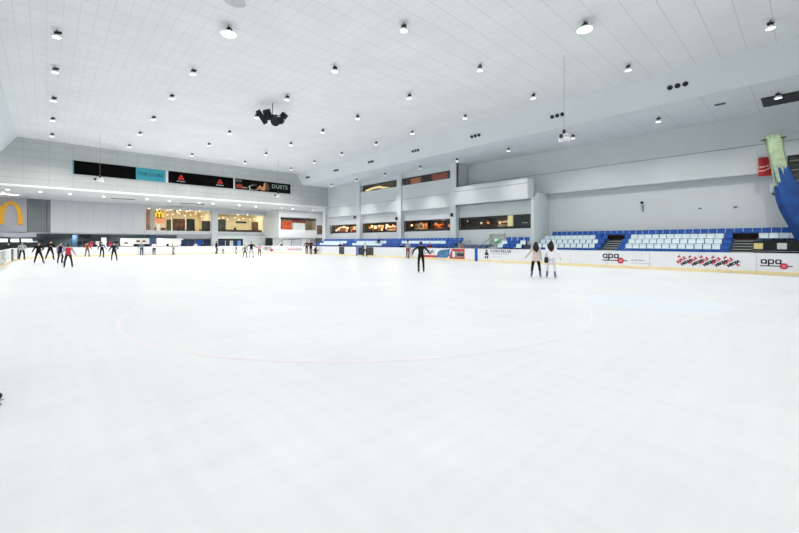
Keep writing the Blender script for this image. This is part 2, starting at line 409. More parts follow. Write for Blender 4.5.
skater(68.3, 267.6, 243.2, 180, 'child skater in bright red vest with grey sleeves and dark jeans', top='c4384e', legs='26333f', hair='241a18', sleeves='a9a6ab', al='low', ar='low', fl=(-.2, 0), fr=(.2, 0), lean=.08)
skater(87.3, 257, 242.3, 15, 'skater in rust-orange jacket and grey trousers near the far boards', top='8c4321', legs='6d6460', hair='7a3b20', al='low', ar='bent', fl=(-.17, 0), fr=(.17, 0), hem=.05)
skater(102.3, 257.8, 241.6, 20, 'skater in navy jacket with pale chest print and black trousers', top='1e2740', legs='15171c', trim='aab4d4', al='low', ar='low', fl=(-.1, 0), fr=(.22, .05))
skater(113.8, 261, 242.3, 0, 'skater in dark navy top with hands at hips, apart from the others', top='1c2230', legs='242a35', al='hip', ar='low', fl=(-.22, 0), fr=(.16, 0))
skater(141.7, 255.4, 240.8, 0, 'skater in grey at far boards wearing bright blue skates', top='7f8689', legs='3c4a4e', skates='2947b0', al='bent', ar='low', H=1.66)
skater(154.2, 255.4, 241.2, 200, 'skater in white top, black trousers and blue skates at far boards', top='e4e2e2', legs='191a1e', skates='4a5bb5', al='bent', ar='down', H=1.64)
skater(173.4, 254.8, 242.6, -60, 'skater in black vest with white sleeves leaning at far boards', top='23272a', legs='9aa09c', sleeves='e6e6e4', al='fwd', ar='low', H=1.5, lean=.25)
skater(216.4, 254.2, 240.2, 60, 'tall skater in dark jacket by the far column', top='1d232b', legs='5a5e60', al='bent', ar='down', H=1.78)
skater(223, 254.2, 244, 180, 'small child skater in pale jacket beside the dark-jacketed adult', top='e6e9ee', legs='5b5751', hair='b8a58c', H=1.2)
skater(236.2, 254.4, 245, -90, 'child skater in dark clothes seen from the side at far boards', top='1a1d21', legs='121417', H=1.22)
skater(245, 258.2, 244.6, 15, 'child skater in grey striped sweater and black trousers', top='8e8584', legs='1a1b1e', al='low', ar='low', fl=(-.18, 0), fr=(.2, 0))
skater(251.2, 258, 241.4, 5, 'skater in black top and pale grey trousers with arms spread', top='15171b', legs='b9bec2', al='out', ar='out', fl=(-.2, 0), fr=(.16, 0))
skater(259.5, 256, 243.6, 20, 'skater in pink top and black trousers below the far corner', top='ef9fb4', legs='1b1a1d', al='low', ar='bent', fl=(-.14, 0), fr=(.14, 0))
skater(306.8, 253.6, 239, -20, 'skater in black with pink scarf holding the corner boards', top='1c1d24', legs='15161a', trim='d98a92', al='bent', ar='low', hair='55291f', H=1.84)
skater(310.8, 254.6, 240.8, 20, 'skater in maroon jacket leaning at the corner boards', top='4a1c22', legs='17181c', al='bent', ar='low', H=1.84, hair='2a1512')
skater(314.2, 252.6, 244.5, 60, 'crouching skater in black next to the corner boards', top='1a1c20', legs='14151a', al='fwd', ar='fwd', H=1.6, pelvis=.45, lean=.6, fl=(-.12, .2), fr=(.14, .1))
skater(365, 256.8, 242.2, 35, 'skater in white top and black leggings by the right boards', top='dadcdc', legs='15161a', al='low', ar='bent', fl=(-.2, 0), fr=(.22, 0), skates='2a2b2f', sleeves='1b1c20')
skater(407.7, 257.8, 239.8, 160, 'skater in grey top and dark red trousers holding the right boards', top='9aa0a2', legs='6e1f2a', al='fwd', ar='down')
rx, ry = ray(-82)
person((3.93 * rx, 3.93 * ry, 0), -TH, 1.72, 'skater just out of frame whose black skate enters at left edge', top='2b2f36', legs='16181c', fl=(-.12, .1), fr=(.70, -.02), lean=.1, skates='141416', vox=.012, pelvis=.66, toe=(0, -1.25))

def behind(px, X, z, H, face, label, seat=None, **kw):
    p = on_x(px, HZ, X); v = Vector((p.x, p.y, 0)).normalized(); r = Vector((v.y, -v.x, 0)); a = math.radians(face)
    f = -v * math.cos(a) + r * math.sin(a)
    if seat: f = Vector((-1, 0, 0)); kw.update(pelvis=.47, fl=(-.13, .42), fr=(.13, .42), al='fwd', ar='fwd')
    return person((p.x, p.y, z), math.atan2(-f.x, f.y), H, label, skates=None, **kw)
FLZ = -.03
behind(429.6, 28.35, FLZ, 1.72, 10, 'spectator in red and black jacket behind the picture banner', top='7d1f26', legs='22242a', hair='171314', al='cross', ar='cross')
behind(459.6, 28.3, FLZ, 1.55, 20, 'grey-haired spectator behind the red advertising panel', top='a8b0bd', legs='2a2d33', hair='9a9a9c')
behind(462.9, 28.3, FLZ, 1.5, 0, 'spectator in red top behind the red advertising panel', top='b23a3c', legs='22242a', hair='2d211c')
behind(340.3, 28.4, FLZ, 1.72, 0, 'spectator in black behind the dark gate panel', top='15171b', legs='17181c')
behind(345.6, 28.5, FLZ, 1.5, 0, 'small spectator in dark blue coat right of the dark gate panel', top='1b2436', legs='17181c')
behind(379, 34.78, 1.06, 1.7, 0, 'seated spectator in black in the stands below a wall column', seat=True, top='17191d', legs='1d1f24', hair='3a2a22')
behind(401.5, 28.5, FLZ, 1.62, 0, 'spectator in black coat behind boards left of grey-topped skater', top='14161a', legs='1d1f24')
p0 = on_y(281.5, 247, 66.0)
person((p0.x, p0.y, FLZ), PI, 1.62, 'visitor in dark red jacket standing under the corner shop', skates=None, top='8a2f38', legs='24262b', fl=(-.1, 0), fr=(.1, 0))
for px, Yv, c, lb in ((195.5, 70, 'd8dde2', 'visitor in white top behind the far boards by blue benches'), (203, 72, '1f2a44', 'visitor in navy top behind the far boards by blue benches'),
                      (95.5, 70, '2a2226', 'visitor in black near the dark arcade machines'), (8.5, 62, '2c3236', 'visitor in dark grey behind the left corner boards')):
    q = on_y(px, 246, Yv)
    person((q.x, q.y, FLZ), PI, 1.66, lb, skates=None, top=c, legs='202329', al='low', ar='bent')

# ------------------------------------------------------------------ ice, floors
def rink_outline(inset=0, n=14, z=0):
    x0, x1, y0, y1, r = RX0 + inset, RX1 - inset, RY0 + inset, RY1 - inset, RR - inset
    out = []
    for cx, cy, a0 in ((x1 - r, y0 + r, -90), (x1 - r, y1 - r, 0), (x0 + r, y1 - r, 90), (x0 + r, y0 + r, 180)):
        for k in range(n + 1):
            a = math.radians(a0 + 90 * k / n); out.append(Vector((cx + r * math.cos(a), cy + r * math.sin(a), z)))
    return out
struct('floor', ice_mat(), MB().prism(rink_outline(0, 24, -.08), (0, 0, .08)))
struct('floor', CONC, MB().box(-12, 50, -14, 86, -.3, FLZ - .06))
# faint paint under the ice surface
def ring_poly(c, r0, r1, a0=0, a1=360, n=64):
    b = MB()
    for k in range(n):
        A, B = math.radians(a0 + (a1 - a0) * k / n), math.radians(a0 + (a1 - a0) * (k + 1) / n)
        b.quad(*(Vector((c[0] + r * math.cos(t), c[1] + r * math.sin(t), .002)) for r, t in ((r0, A), (r1, A), (r1, B), (r0, B))))
    return b
tag(ring_poly((7.04, 9.0), 5.96, 6.03, n=96).obj('face_off_circle', mat('pale ice red', 'dfdae0', .38, .03, .5, spec=.5)), 'faint pink face-off circle painted under the near ice', 'ice marking')
tag(ring_poly((12.6, 3.0), .02, 1.75, 0, 360, 40).obj('goal_crease', mat('pale ice blue', 'd4dce5', .38, .03, .5, spec=.5)), 'faint pale blue round patch painted in the ice towards the right', 'ice marking')

# ------------------------------------------------------------------ rink barrier
SEG = []                                      # path from near right, round the far end, to the left side
sR0 = -3.0
L_right = (RY1 - RR) - sR0; L_arc = RR * PI / 2; L_far = (RX1 - RX0) - 2 * RR; L_left = (RY1 - RR) - 26
LTOT = L_right + 2 * L_arc + L_far + L_left
def path(s):
    """point and inward normal on the inner board face"""
    if s < L_right: return Vector((RX1, sR0 + s, 0)), Vector((-1, 0, 0))
    s -= L_right
    if s < L_arc:
        a = s / RR; n = Vector((math.cos(a), math.sin(a), 0)); return Vector((RX1 - RR, RY1 - RR, 0)) + n * RR, -n
    s -= L_arc
    if s < L_far: return Vector((RX1 - RR - s, RY1, 0)), Vector((0, -1, 0))
    s -= L_far
    if s < L_arc:
        a = PI / 2 + s / RR; n = Vector((math.cos(a), math.sin(a), 0)); return Vector((RX0 + RR, RY1 - RR, 0)) + n * RR, -n
    s -= L_arc
    return Vector((RX0, RY1 - RR - s, 0)), Vector((1, 0, 0))
def sweep(s0, s1, off0, off1, z0, z1, step=.6):
    b = MB(); n = max(1, int((s1 - s0) / step)); prev = None
    for k in range(n + 1):
        p, nn = path(s0 + (s1 - s0) * k / n)
        c = [b.b.verts.new(p + nn * o + Vector((0, 0, z))) for o, z in ((off0, z0), (off1, z0), (off1, z1), (off0, z1))]
        if prev:
            for i in range(4): b._f([prev[i], prev[(i + 1) % 4], c[(i + 1) % 4], c[i]])
        else: b._f(c[::-1])
        prev = c
    b._f(prev); return b
BH = 1.12
BAR = empty('rink_barrier', (RX1, 20, 0), 'white ice rink boards with yellow kick strip around the whole ice', 'barrier')
def bpart(name, m, mb):
    o = mb.obj(name, m); o.parent = BAR; o.matrix_parent_inverse = Matrix.Translation(BAR.location).inverted(); return o
npan = int(LTOT / 2.4)
for k in range(npan):
    bpart('board_panel', BOARD, sweep(LTOT * k / npan + .008, LTOT * (k + 1) / npan - .008, -.12, 0, .16, BH - .04))
bpart('kick_plate', YEL, sweep(0, LTOT, -.12, .014, -.02, .165))['label'] = 'yellow kick strip at the foot of the boards'
bpart('top_rail', WHITE, sweep(0, LTOT, -.15, .025, BH - .04, BH))
def s_right(px): return on_x(px, HZ, RX1).y - sR0
def s_any(px):
    """path length whose point is seen in column px (right side and far arc)"""
    best = None
    for k in range(int(LTOT * 20)):
        s = k / 20; p, n = path(s); d = p.x * SN + p.y * CS; x = CX + F * (p.x * CS - p.y * SN) / d
        if best is None or abs(x - px) < best[0]: best = (abs(x - px), s)
    return best[1]
# blue posts and dark panels set in the boards
for px0, px1, m, nm, lb in ((475, 477.6, BLUE, 'gate_post', 'bright blue padded gate post'), (356.3, 357.6, BLUE, 'gate_post', 'blue gate post near the far end'),
                            (339.2, 344.2, mat('dark glass panel', '3b4850', .2), 'gate', 'dark glazed gate panel'), (358.2, 364, mat('navy panel', '233250', .4), 'gate', 'navy gate panel'),
                            (366.5, 373.4, mat('dark picture', '4a4746', .5, .5, 2.5), 'advert_panel', 'dark grey picture panel')):
    s1, s0 = s_right(px0), s_right(px1)
    bpart(nm, m, sweep(s0, s1, .002, .03, .16 if nm != 'gate_post' else .02, BH + (.03 if nm == 'gate_post' else -.03)))['label'] = lb
for px0, px1, m, nm, lb in ((0.0, 5.5, mat('tinted board panel', '8d9a9a', .2, .5, 1.5), 'advert_panel', 'grey tinted panel on the left boards'), (11.3, 13, BLACK, 'gate_post', 'black gate post on the left boards'), (16.8, 18.6, mat('dark teal', '27333a', .5), 'gate_post', 'dark teal gate post on the left boards')):
    ya = on_x(px0, HZ, RX0).y if px0 > 0 else 32; yb = on_x(px1, HZ, RX0).y
    if yb > RY1 - RR: yb = RY1 - RR
    if ya > RY1 - RR - .2:
        ya = RY1 - RR - .3
    if px0 > 15: b0, b1 = s_any(px1), s_any(px1) + .35
    else: b0, b1 = LTOT - (yb - 26), LTOT - (ya - 26)
    if b1 - b0 > 12: b0 = b1 - 12
    bpart(nm, m, sweep(max(b0, 0), b1, .002, .03, .2 if 'panel' in nm else .05, BH - .05))['label'] = lb

# ---- flat artwork helpers: shapes in a (u right, v up) plane
def text_polys(txt, size, bold=0.0, spacing=1.0, shear=0):
    c = bpy.data.curves.new('t', 'FONT'); c.body = txt; c.size = size; c.offset = bold; c.space_character = spacing; c.shear = shear
    c.align_x = 'CENTER'; c.align_y = 'CENTER'; c.resolution_u = 3
    o = link('t', c); dg = bpy.context.evaluated_depsgraph_get(); dg.update()
    me = bpy.data.meshes.new_from_object(o.evaluated_get(dg))
    r = [[tuple(me.vertices[i].co[:2]) for i in p.vertices] for p in me.polygons]
    bpy.data.objects.remove(o); bpy.data.curves.remove(c); bpy.data.meshes.remove(me); return r
def disc(cx, cy, r, n=20, r2=None): return [(cx + r * math.cos(2 * PI * k / n), cy + (r2 or r) * math.sin(2 * PI * k / n)) for k in range(n)]
def rect(u0, u1, v0, v1): return [(u0, v0), (u1, v0), (u1, v1), (u0, v1)]
def xf(polys, du=0, dv=0, ang=0, sc=1, sx=1):
    c, s = math.cos(ang), math.sin(ang)
    return [[(du + sc * sx * (x * c - y * s), dv + sc * (x * s + y * c)) for x, y in p] for p in polys]
def art(name, polys, m, mapper, parent=None, lift=.006):
    """thin print: each polygon laid on the surface through mapper(u, v, height)"""
    b = MB().use(m)
    for p in polys:
        b._f([b.b.verts.new(mapper(u, v, lift)) for u, v in p])
    me = b.mesh(name, m); o = link(name, me)
    if parent is not None:
        o.parent = parent; o.matrix_parent_inverse = parent.matrix_basis.inverted()
    return o
def board_map(s_centre):
    def f(u, v, h):
        p, n = path(s_centre - u); return p + n * h + Vector((0, 0, v))
    return f
def apa(s_mid, wid, zc, small=None):
    """logo: lower-case letters over a line ending in a red disc"""
    f = board_map(s_mid); k = wid / 1.5
    def bowl(cx, w_, h_, st):
        n = 28; P = []
        def sq(t, a, bb): c, s_ = math.cos(t), math.sin(t); return (cx + a * math.copysign(abs(c) ** .55, c), zc + .15 * k + bb * math.copysign(abs(s_) ** .55, s_))
        for i in range(n):
            t0, t1 = 2 * PI * i / n, 2 * PI * (i + 1) / n
            P.append([sq(t0, w_ / 2, h_ / 2), sq(t1, w_ / 2, h_ / 2), sq(t1, w_ / 2 - st, h_ / 2 - st), sq(t0, w_ / 2 - st, h_ / 2 - st)])
        return P
    A = []; lw, lh, st = .3 * k, .3 * k, .075 * k; zb = zc
    for i, cx in enumerate((-.57 * k, -.23 * k, .11 * k)):
        A += bowl(cx, lw, lh, st)
        A.append(rect(cx - lw / 2, cx - lw / 2 + st, zc - .14 * k, zc + .3 * k) if i == 1 else rect(cx + lw / 2 - st, cx + lw / 2, zc, zc + .24 * k))
    o = art('logo_lettering', A + [rect(-.75 * k, .75 * k, zc - .16 * k, zc - .1 * k)], NAVY, f, BAR); o['label'] = 'dark lettering apa over a line'
    o = art('logo_disc', [disc(.36 * k, zc - .13 * k, .2 * k)], RED, f, BAR, .009); o['label'] = 'red disc on the logo line'
    art('logo_dot', [disc(.36 * k, zc - .13 * k, .1 * k)], PINK, f, BAR, .011)
    if small:
        r = []; r2 = []; u = small[0]
        while u < small[1]:
            l = random.uniform(.05, .13)
            if u < small[0] + (small[1] - small[0]) * .66: r.append(rect(u, u + l, zc - .11 * k, zc - .05 * k))
            r2.append(rect(u, u + l * .8, zc - .29 * k, zc - .235 * k)); u += l + .035
        art('small_print', r, GREYP, f, BAR); art('small_print', r2, mat('pale pink print', 'c9a9b8', .5), f, BAR)
apa(s_right(614.5), 1.52, .615, (1.0, 2.05))
apa(s_right(776), 1.2, .56, None)
sc_ = s_any(269); apa(sc_, 1.65, .62, (1.05, 2.1))
def rifle(s_mid, wid, zc, hgt, n):
    f = board_map(s_mid); st = wid / n; a = math.radians(33); R = []; K = []
    t1 = text_polys('RIFLE', .225, .016); t2 = text_polys('MEDIA', .205, .016); tr = text_polys('R', .2, .014)
    c1, c2 = (PINK, GREYP) if wid > 2.75 else (RED, NAVY)
    for k in range(n):
        u = -wid / 2 + (k + .5) * st
        art('print_word', xf(t1, u - .11, zc + .05, a + .12, hgt / .72), c1, f, BAR)['label'] = 'slanted red lettering RIFLE'
        art('print_word', xf(t2, u + .13, zc - .06, a, hgt / .72), c2, f, BAR, .007)['label'] = 'slanted black lettering MEDIA'
        art('print_letter', xf(tr, u - .22, zc + .27, a + 1.6, hgt / .72), c1, f, BAR)
    art('print_letter', xf(tr, wid / 2 + .06, zc - .12, a), c1, f, BAR)
rifle((s_right(677) + s_right(738)) / 2, 2.62, .575, .7, 5)
s1, s0 = s_any(287.5), s_any(301.5); rifle((s0 + s1) / 2, max(2.76, abs(s1 - s0)), .62, .66, 5)
# figure and lettering right of the blue post
f = board_map(s_right(486.6)); zt = lambda y, px: EYE + (HZ - y) * (RX1 / ray(px)[0]) / F
art('advert_figure', [disc(0, .95, .1, 14), [(-.16, .82), (.1, .84), (.22, .62), (.2, .55), (-.1, .58), (-.18, .62)], rect(-.17, -.02, .3, .5), rect(.03, .17, .3, .5)], NAVY, f, BAR)['label'] = 'small black figure printed on the boards'
f = board_map(s_right(500.5))
art('advert_lettering', xf(text_polys('CONCRELAB', .3, .012, 1.25), 0, .93, 0, 1, .95), mat('grey ink', '4a5360', .5), f, BAR)['label'] = 'spaced grey capitals printed on the boards'
art('small_print', [rect(-.75 + k * .16, -.65 + k * .16, .68, .74) for k in range(10)], GREYP, f, BAR)
art('small_print', [rect(-.75 + k * .14, -.68 + k * .14, .44, .48) for k in range(7)], GREYP, f, BAR)
# picture banner with blue shape and red panel
sa, sb = s_right(424.2), s_right(464.8); mid = (sa + sb) / 2; hw = (sa - sb) / 2
f = board_map(mid); UU = lambda px: mid - s_right(px)
def VV(y, px): return EYE + (HZ - y) * (RX1 / ray(px)[0]) / F
o = bpart('advert_panel', BOARD, sweep(sb, sa, .002, .02, .2, BH - .05)); o['label'] = 'picture banner with blue shape and red panel'
art('print', [rect(-hw, UU(438), .2, .42)], RED, f, BAR, .026)
art('print', [[(UU(436.6), .25), (UU(438), .75), (UU(441), .95), (UU(446), 1.0), (UU(450.5), 1.07), (UU(449.5), .7), (UU(450), .4), (UU(447), .22), (UU(441), .2)]], mat('steel blue print', '4a7da6', .5, .35, 3), f, BAR, .027)['label'] = 'steel blue shape on the picture banner'
art('print', [[(UU(449.5), .16), (UU(450.5), .7), (UU(452.5), 1.07), (hw, 1.07), (hw, .16)]], RED, f, BAR, .028)['label'] = 'red panel on the picture banner'
art('print', [rect(UU(452.5), UU(464), .3, .85)], mat('picture inset', '8f9490', .5, .5, 4), f, BAR, .03)
art('print', [rect(UU(452.5), UU(455), .3, .85)], WHITE, f, BAR, .032)
art('print', [rect(UU(457), UU(464), .42, .66)], DARK, f, BAR, .033)
art('advert_lettering', xf(text_polys('Cool', .52, .01, 1, .3), UU(427.8), .72, 0, 1, 1.1), DARK, f, BAR, .026)
art('small_print', [rect(UU(431.2), UU(434.6), v, v + .05) for v in (.62, .74, .86)], GREYP, f, BAR, .026)
# two thin text lines on the plain boards right of the corner skaters
f = board_map(s_any(320)); art('small_print', [rect(-.6 + .2 * k, -.46 + .2 * k, v, v + .06) for k in range(6) for v in (.5, .66)], mat('pale violet print', 'c5bcd2', .5), f, BAR)

# ------------------------------------------------------------------ shell: ceiling, soffits, bulkheads, walls
ZC, ZS = 12.9, 11.2
YF = 57.4
struct('ceiling', CEIL, MB().box(-2.3, 30.07, -14, YF + .3, ZC, ZC + .2))
struct('ceiling', SOFF, MB().box(31.2, 40.5, -14, YF + .3, ZS, ZS + .2))
struct('ceiling', SOFF, MB().box(-12, -3.4, -14, YF + .3, ZS, ZS + .2))
V = Vector
struct('bulkhead', BULK, MB().prism([V((30.07, -14, ZC)), V((31.2, -14, ZS)), V((31.4, -14, ZS + .2)), V((30.27, -14, ZC + .2))], (0, YF + 14.3, 0)))
struct('bulkhead', BULK, MB().prism([V((-2.3, -14, ZC)), V((-3.4, -14, ZS)), V((-3.6, -14, ZS + .2)), V((-2.5, -14, ZC + .2))], (0, YF + 14.3, 0)))
struct('wall_left', WALL, MB().box(-12.2, -12, -14, 88, -.3, ZC))
struct('wall_near', WALL, MB().box(-12, 42, -14.2, -14, -.3, ZC))
# far fascia: a profile following the roof line
ZB = 7.75
prof = [(-12, ZB), (36.3, ZB), (36.3, ZS), (31.2, ZS), (30.07, ZC), (-2.3, ZC), (-3.4, ZS), (-12, ZS)]
struct('wall_far', FASC, MB().prism([V((x, YF, z)) for x, z in prof], (0, .3, 0)))
struct('trim_1', mat('white trim', 'f4f6f6', .4, .01), MB().box(-12, 36.0, YF - .12, YF + .3, ZB - .12, ZB + .1))
struct('ceiling', mat('far soffit paint', 'e4e7e8', .6, .02, .5), MB().box(-12, 48, YF + .3, 88, ZB, ZB + .2))

# right wall -----------------------------------------------------------------
XW, XU, XR, XL = 36.65, 36.25, 38.5, 39.2
COLY = [57.75, 47.97, 38.48, 28.84]
PIER = 18.83
b = MB(); bays = [(57.4, 48.82), (47.97, 39.2), (38.48, 29.55), (28.84, 19.15)]
b.box(XW, XW + .3, PIER + .04, 58.2, -.3, 3.13)
b.box(XW, XW + .3, PIER + .04, 58.2, 4.62, 6.3)
for y0, y1 in ((57.4, 58.2), (47.97, 48.82), (38.48, 39.2), (28.84, 29.55), (PIER + .04, 19.15)): b.box(XW, XW + .3, y0, y1, 3.13, 4.62)
b.box(XW, XW + .3, 48.82, 57.4 - 1.0, 3.13, 3.2)
struct('wall_right', WALL, b)
b = MB()                                                                    # overhanging upper wall with two high windows
b.box(XU, XU + .3, 28.84, YF, 6.1, 9.52); b.box(XU, XU + .3, 28.84, YF, 10.5, ZS); b.box(XU, XW + .3, 28.84, YF, 6.0, 6.1)
for y0, y1 in ((48.4, YF), (38.48, 39.2), (28.84, 29.55)): b.box(XU, XU + .3, y0, y1, 9.52, 10.5)
struct('wall_right', WALL, b)
b = MB(); b.box(XR, XR + .2, -14, 28.84, 6.88, ZS); b.box(XR, XL + .2, -14, 28.84, 6.75, 6.88); b.box(XL, XL + .2, -14, PIER, -.3, 6.88)
b.box(XW + .12, XL + .2, PIER + .02, PIER + .3, -.3, 6.75); b.box(XU + .05, XR + .2, 28.87, 29.1, 6.12, ZS - .01); b.box(XW, XR, PIER + .3, 28.84, 6.05, 6.1)
struct('wall_right', WALL, b)
struct('trim_2', COLM, MB().box(35.95, XW + .1, PIER, 19.15, -.03, 6.06))
b = MB(); b.box(35.6, 36.9, 19.3, 28.84, 6.1, 8.18)
o = struct('trim_3', COLM, b)
g = MB(); g.box(XU - .012, XU, 29.5, YF, 7.62, 7.66); g.box(35.588, 35.6, 19.3, 28.84, 7.66, 7.7); g.box(XR - .012, XR, -14, 28.84, 8.86, 8.9)
struct('trim_4', GROOVE, g)
for i, y in enumerate(COLY):
    wdt = .85 if i else .5
    b = MB(); b.box(36.0 if i else 35.85, XW + .05 if i else 36.3, y, y + wdt, -.03, ZS if i else ZB)
    o = struct('column', COLM, b)
# windows: frame, glass pane, sill
FRM = mat('window frame dark', '2a2a2b', .5)
def win(n, x, y0, y1, z0, z1, fr=.05, thick=.1, sill=0):
    o = struct('window_%d' % n, FRM, MB().box(x, x + thick, y0, y1, z0, z0 + fr + sill).box(x, x + thick, y0, y1, z1 - fr, z1).box(x, x + thick, y0, y0 + fr, z0, z1).box(x, x + thick, y1 - fr, y1, z0, z1))
    MB().box(x + thick * .4, x + thick * .5, y0 + fr, y1 - fr, z0 + fr + sill, z1 - fr).obj('pane', GLASS, o)
for i, (y1, y0) in enumerate(bays):
    win(i + 1, XW + .02, y0, y1, 3.13, 4.62, .04, .12, .22)
win(5, XU + .02, 39.2, 48.4, 9.52, 10.5, .04, .12); win(6, XU + .02, 29.55, 38.48, 9.52, 10.5, .04, .12)

# rooms behind the windows -----------------------------------------------------
DKW = mat('shop wall brown', '3a2c22', .8, .2, 2); CRM = mat('cream wall', 'f3e9cf', .7, .06, 1); TANF = mat('shop floor tan', '8a7458', .6, .1, 2)
WARM = (1, .74, .45)
LAMPW = mat('warm lamp glass', 'ffd9a0', .4, .02, emit=2.4); LAMPO = mat('orange lamp glass', 'e88a48', .4, .02, emit=1.5); LAMPP = mat('pink lamp glass', 'f6c3ad', .4, .02, emit=1.4); LAMPC = mat('cream lamp glass', 'f2dcb8', .4, .02, emit=1.0); LAMPS = mat('white lamp glass', 'fff3e0', .4, .02, emit=7)
def room(x0, x1, y0, y1, z0, z1, open_side, wm, fm, cm, name='wall_shop'):
    t = .12; L = []
    if open_side != '-x': L.append((wm, x0 - t, x0, y0, y1, z0, z1))
    if open_side != '-y': L.append((wm, x0, x1, y0 - t, y0, z0, z1))
    L += [(wm, x1, x1 + t, y0, y1, z0, z1), (wm, x0, x1, y1, y1 + t, z0, z1), (fm, x0, x1, y0, y1, z0 - t, z0), (cm, x0, x1, y0, y1, z1, z1 + t)]
    for q in L: struct('floor_shop' if q[0] is fm else name, q[0], MB().box(*q[1:]))
ORG = mat('orange display', 'd9773a', .5, .2, 3); CRD = mat('cream display', 'f3dfb8', .5, .08, 3); BRN = mat('brown wood', '5d3d26', .6, .2, 4)
RDD = mat('red display', 'a8382c', .5, .2, 3); PKD = mat('pale pink display', 'f0cdb8', .5, .1, 3)
def globe_lamp(x, y, z, zc, r, label, group, m=LAMPW):
    t = empty('pendant_lamp', (x, y, z), label, 'lamp', 0, group)
    MB().ell((0, 0, 0), r, None, 12, 8).obj('globe', m, t, True)
    MB().tube((0, 0, r * .8), (0, 0, zc - z), .012, None, 6).obj('cord', BLACK, t)
def shelf_unit(x, y, z, wy, h, m1, m2, label, cat='shelf', dx=.4):
    t = empty('display_shelf', (x, y, z), label, cat)
    b = MB(); b.box(0, dx, -wy / 2, -wy / 2 + .04, 0, h); b.box(0, dx, wy / 2 - .04, wy / 2, 0, h); b.box(dx - .03, dx, -wy / 2, wy / 2, 0, h)
    n = 3
    for k in range(n + 1): b.box(0, dx, -wy / 2, wy / 2, h * k / n - (.03 if k else 0), h * k / n + (0 if k else .03))
    b.obj('frame', m1, t)
    b = MB()
    for k in range(n):
        yy = -wy / 2 + .08
        while yy < wy / 2 - .25:
            ww = random.uniform(.12, .28); hh = random.uniform(.4, .85) * h / n - .04; b.box(.06, dx - .08, yy, yy + ww, h * k / n + .03, h * k / n + .03 + hh); yy += ww + .05
    o = b.obj('merchandise', m2, t); o['kind'] = 'stuff'
    return t
bn = ['far corner window', 'second window from the far corner', 'third window from the far corner', 'nearest lower window']
for i, (y1, y0) in enumerate(bays):
    room(XW + .35, 42.0, y0 + .02, y1 - .02, 3.0, 4.75, '-x', DKW, TANF, DKW)
    ym = (y0 + y1) / 2
    pw = (420, 420, 260, 110)[i]
    light((39, ym, 4.68), pw, 1.2, WARM)
    n = (11, 11, 7, 7)[i]
    for k in range(n):
        yy = y0 + (y1 - y0) * (k + .5 + random.uniform(-.25, .25)) / n
        globe_lamp(XW + random.uniform(.65, 1.3), yy, 3.95 + random.uniform(-.22, .35), 4.75, random.uniform(.08, .25) * (1.1 if i < 2 else .7),
                   'glowing warm lamp inside the %s' % bn[i], 'warm lamps inside the %s' % bn[i], random.choice((LAMPW, LAMPO, LAMPP, LAMPC)))
    specs = [((PKD, ORG), (CRD, RDD), (ORG, CRD)), ((CRD, ORG), (RDD, CRD), (PKD, ORG)), ((ORG, CRD), (BRN, ORG), (BRN, CRD)), ((BRN, BRN), (BRN, CRD), (BRN, ORG))][i]
    for k, (ma, mb) in enumerate(specs):
        yy = y1 - (y1 - y0) * (k + .5) / 3
        shelf_unit(XW + 1.6 + .5 * k, yy, 3.0, 2.2, 1.35, ma, mb, '%s display shelf inside the %s, %s from left' % ({'orange display': 'orange', 'cream display': 'cream', 'brown wood': 'brown', 'pale pink display': 'pale pink', 'red display': 'red'}[ma.name], bn[i], ordinal(k + 1)))
# ring sign in the third window
p = on_x(421, 225, XW + .8); o = MB()
n = 24
for k in range(n):
    a, c = 2 * PI * k / n, 2 * PI * (k + 1) / n; r = .42
    o.tube((p.x, p.y + r * math.cos(a), 3.85 + r * math.sin(a)), (p.x, p.y + r * math.cos(c), 3.85 + r * math.sin(c)), .07, None, 6, False)
tag(o.obj('ring_sign', mat('lit tan ring', 'e0b888', .5, .05, emit=.7), None, True), 'round glowing ring sign inside the third window from the far corner', 'sign')
# nearest window: cream pillar and black screen
ya, yb = on_x(512.3, HZ, XW + .3).y, on_x(508.2, HZ, XW + .3).y
tag(MB().box(XW + .2, XW + .5, ya, yb, 3.05, 4.7).obj('light_column', mat('lit cream', 'f3e2a8', .5, .03, emit=.55)), 'glowing cream pillar inside the nearest lower window', 'pillar')
yc = on_x(513.2, HZ, XW + .2).y
t = empty('blackout_panel', (XW + .2, yc, 3.3), 'black panel with tiny white lettering at right end of the nearest lower window', 'panel')
MB().box(0, .05, 19.25 - yc, 0, 0, 1.28).obj('board', BLACK, t)
mp = lambda u, v, h: V((XW + .2 - h, on_x(524.5, HZ, XW + .2).y - u, 3.72 + v))
art('lettering', [rect(-.3 + .12 * k, -.22 + .12 * k, -.03, .05) for k in range(6)], WHITE, mp, t)
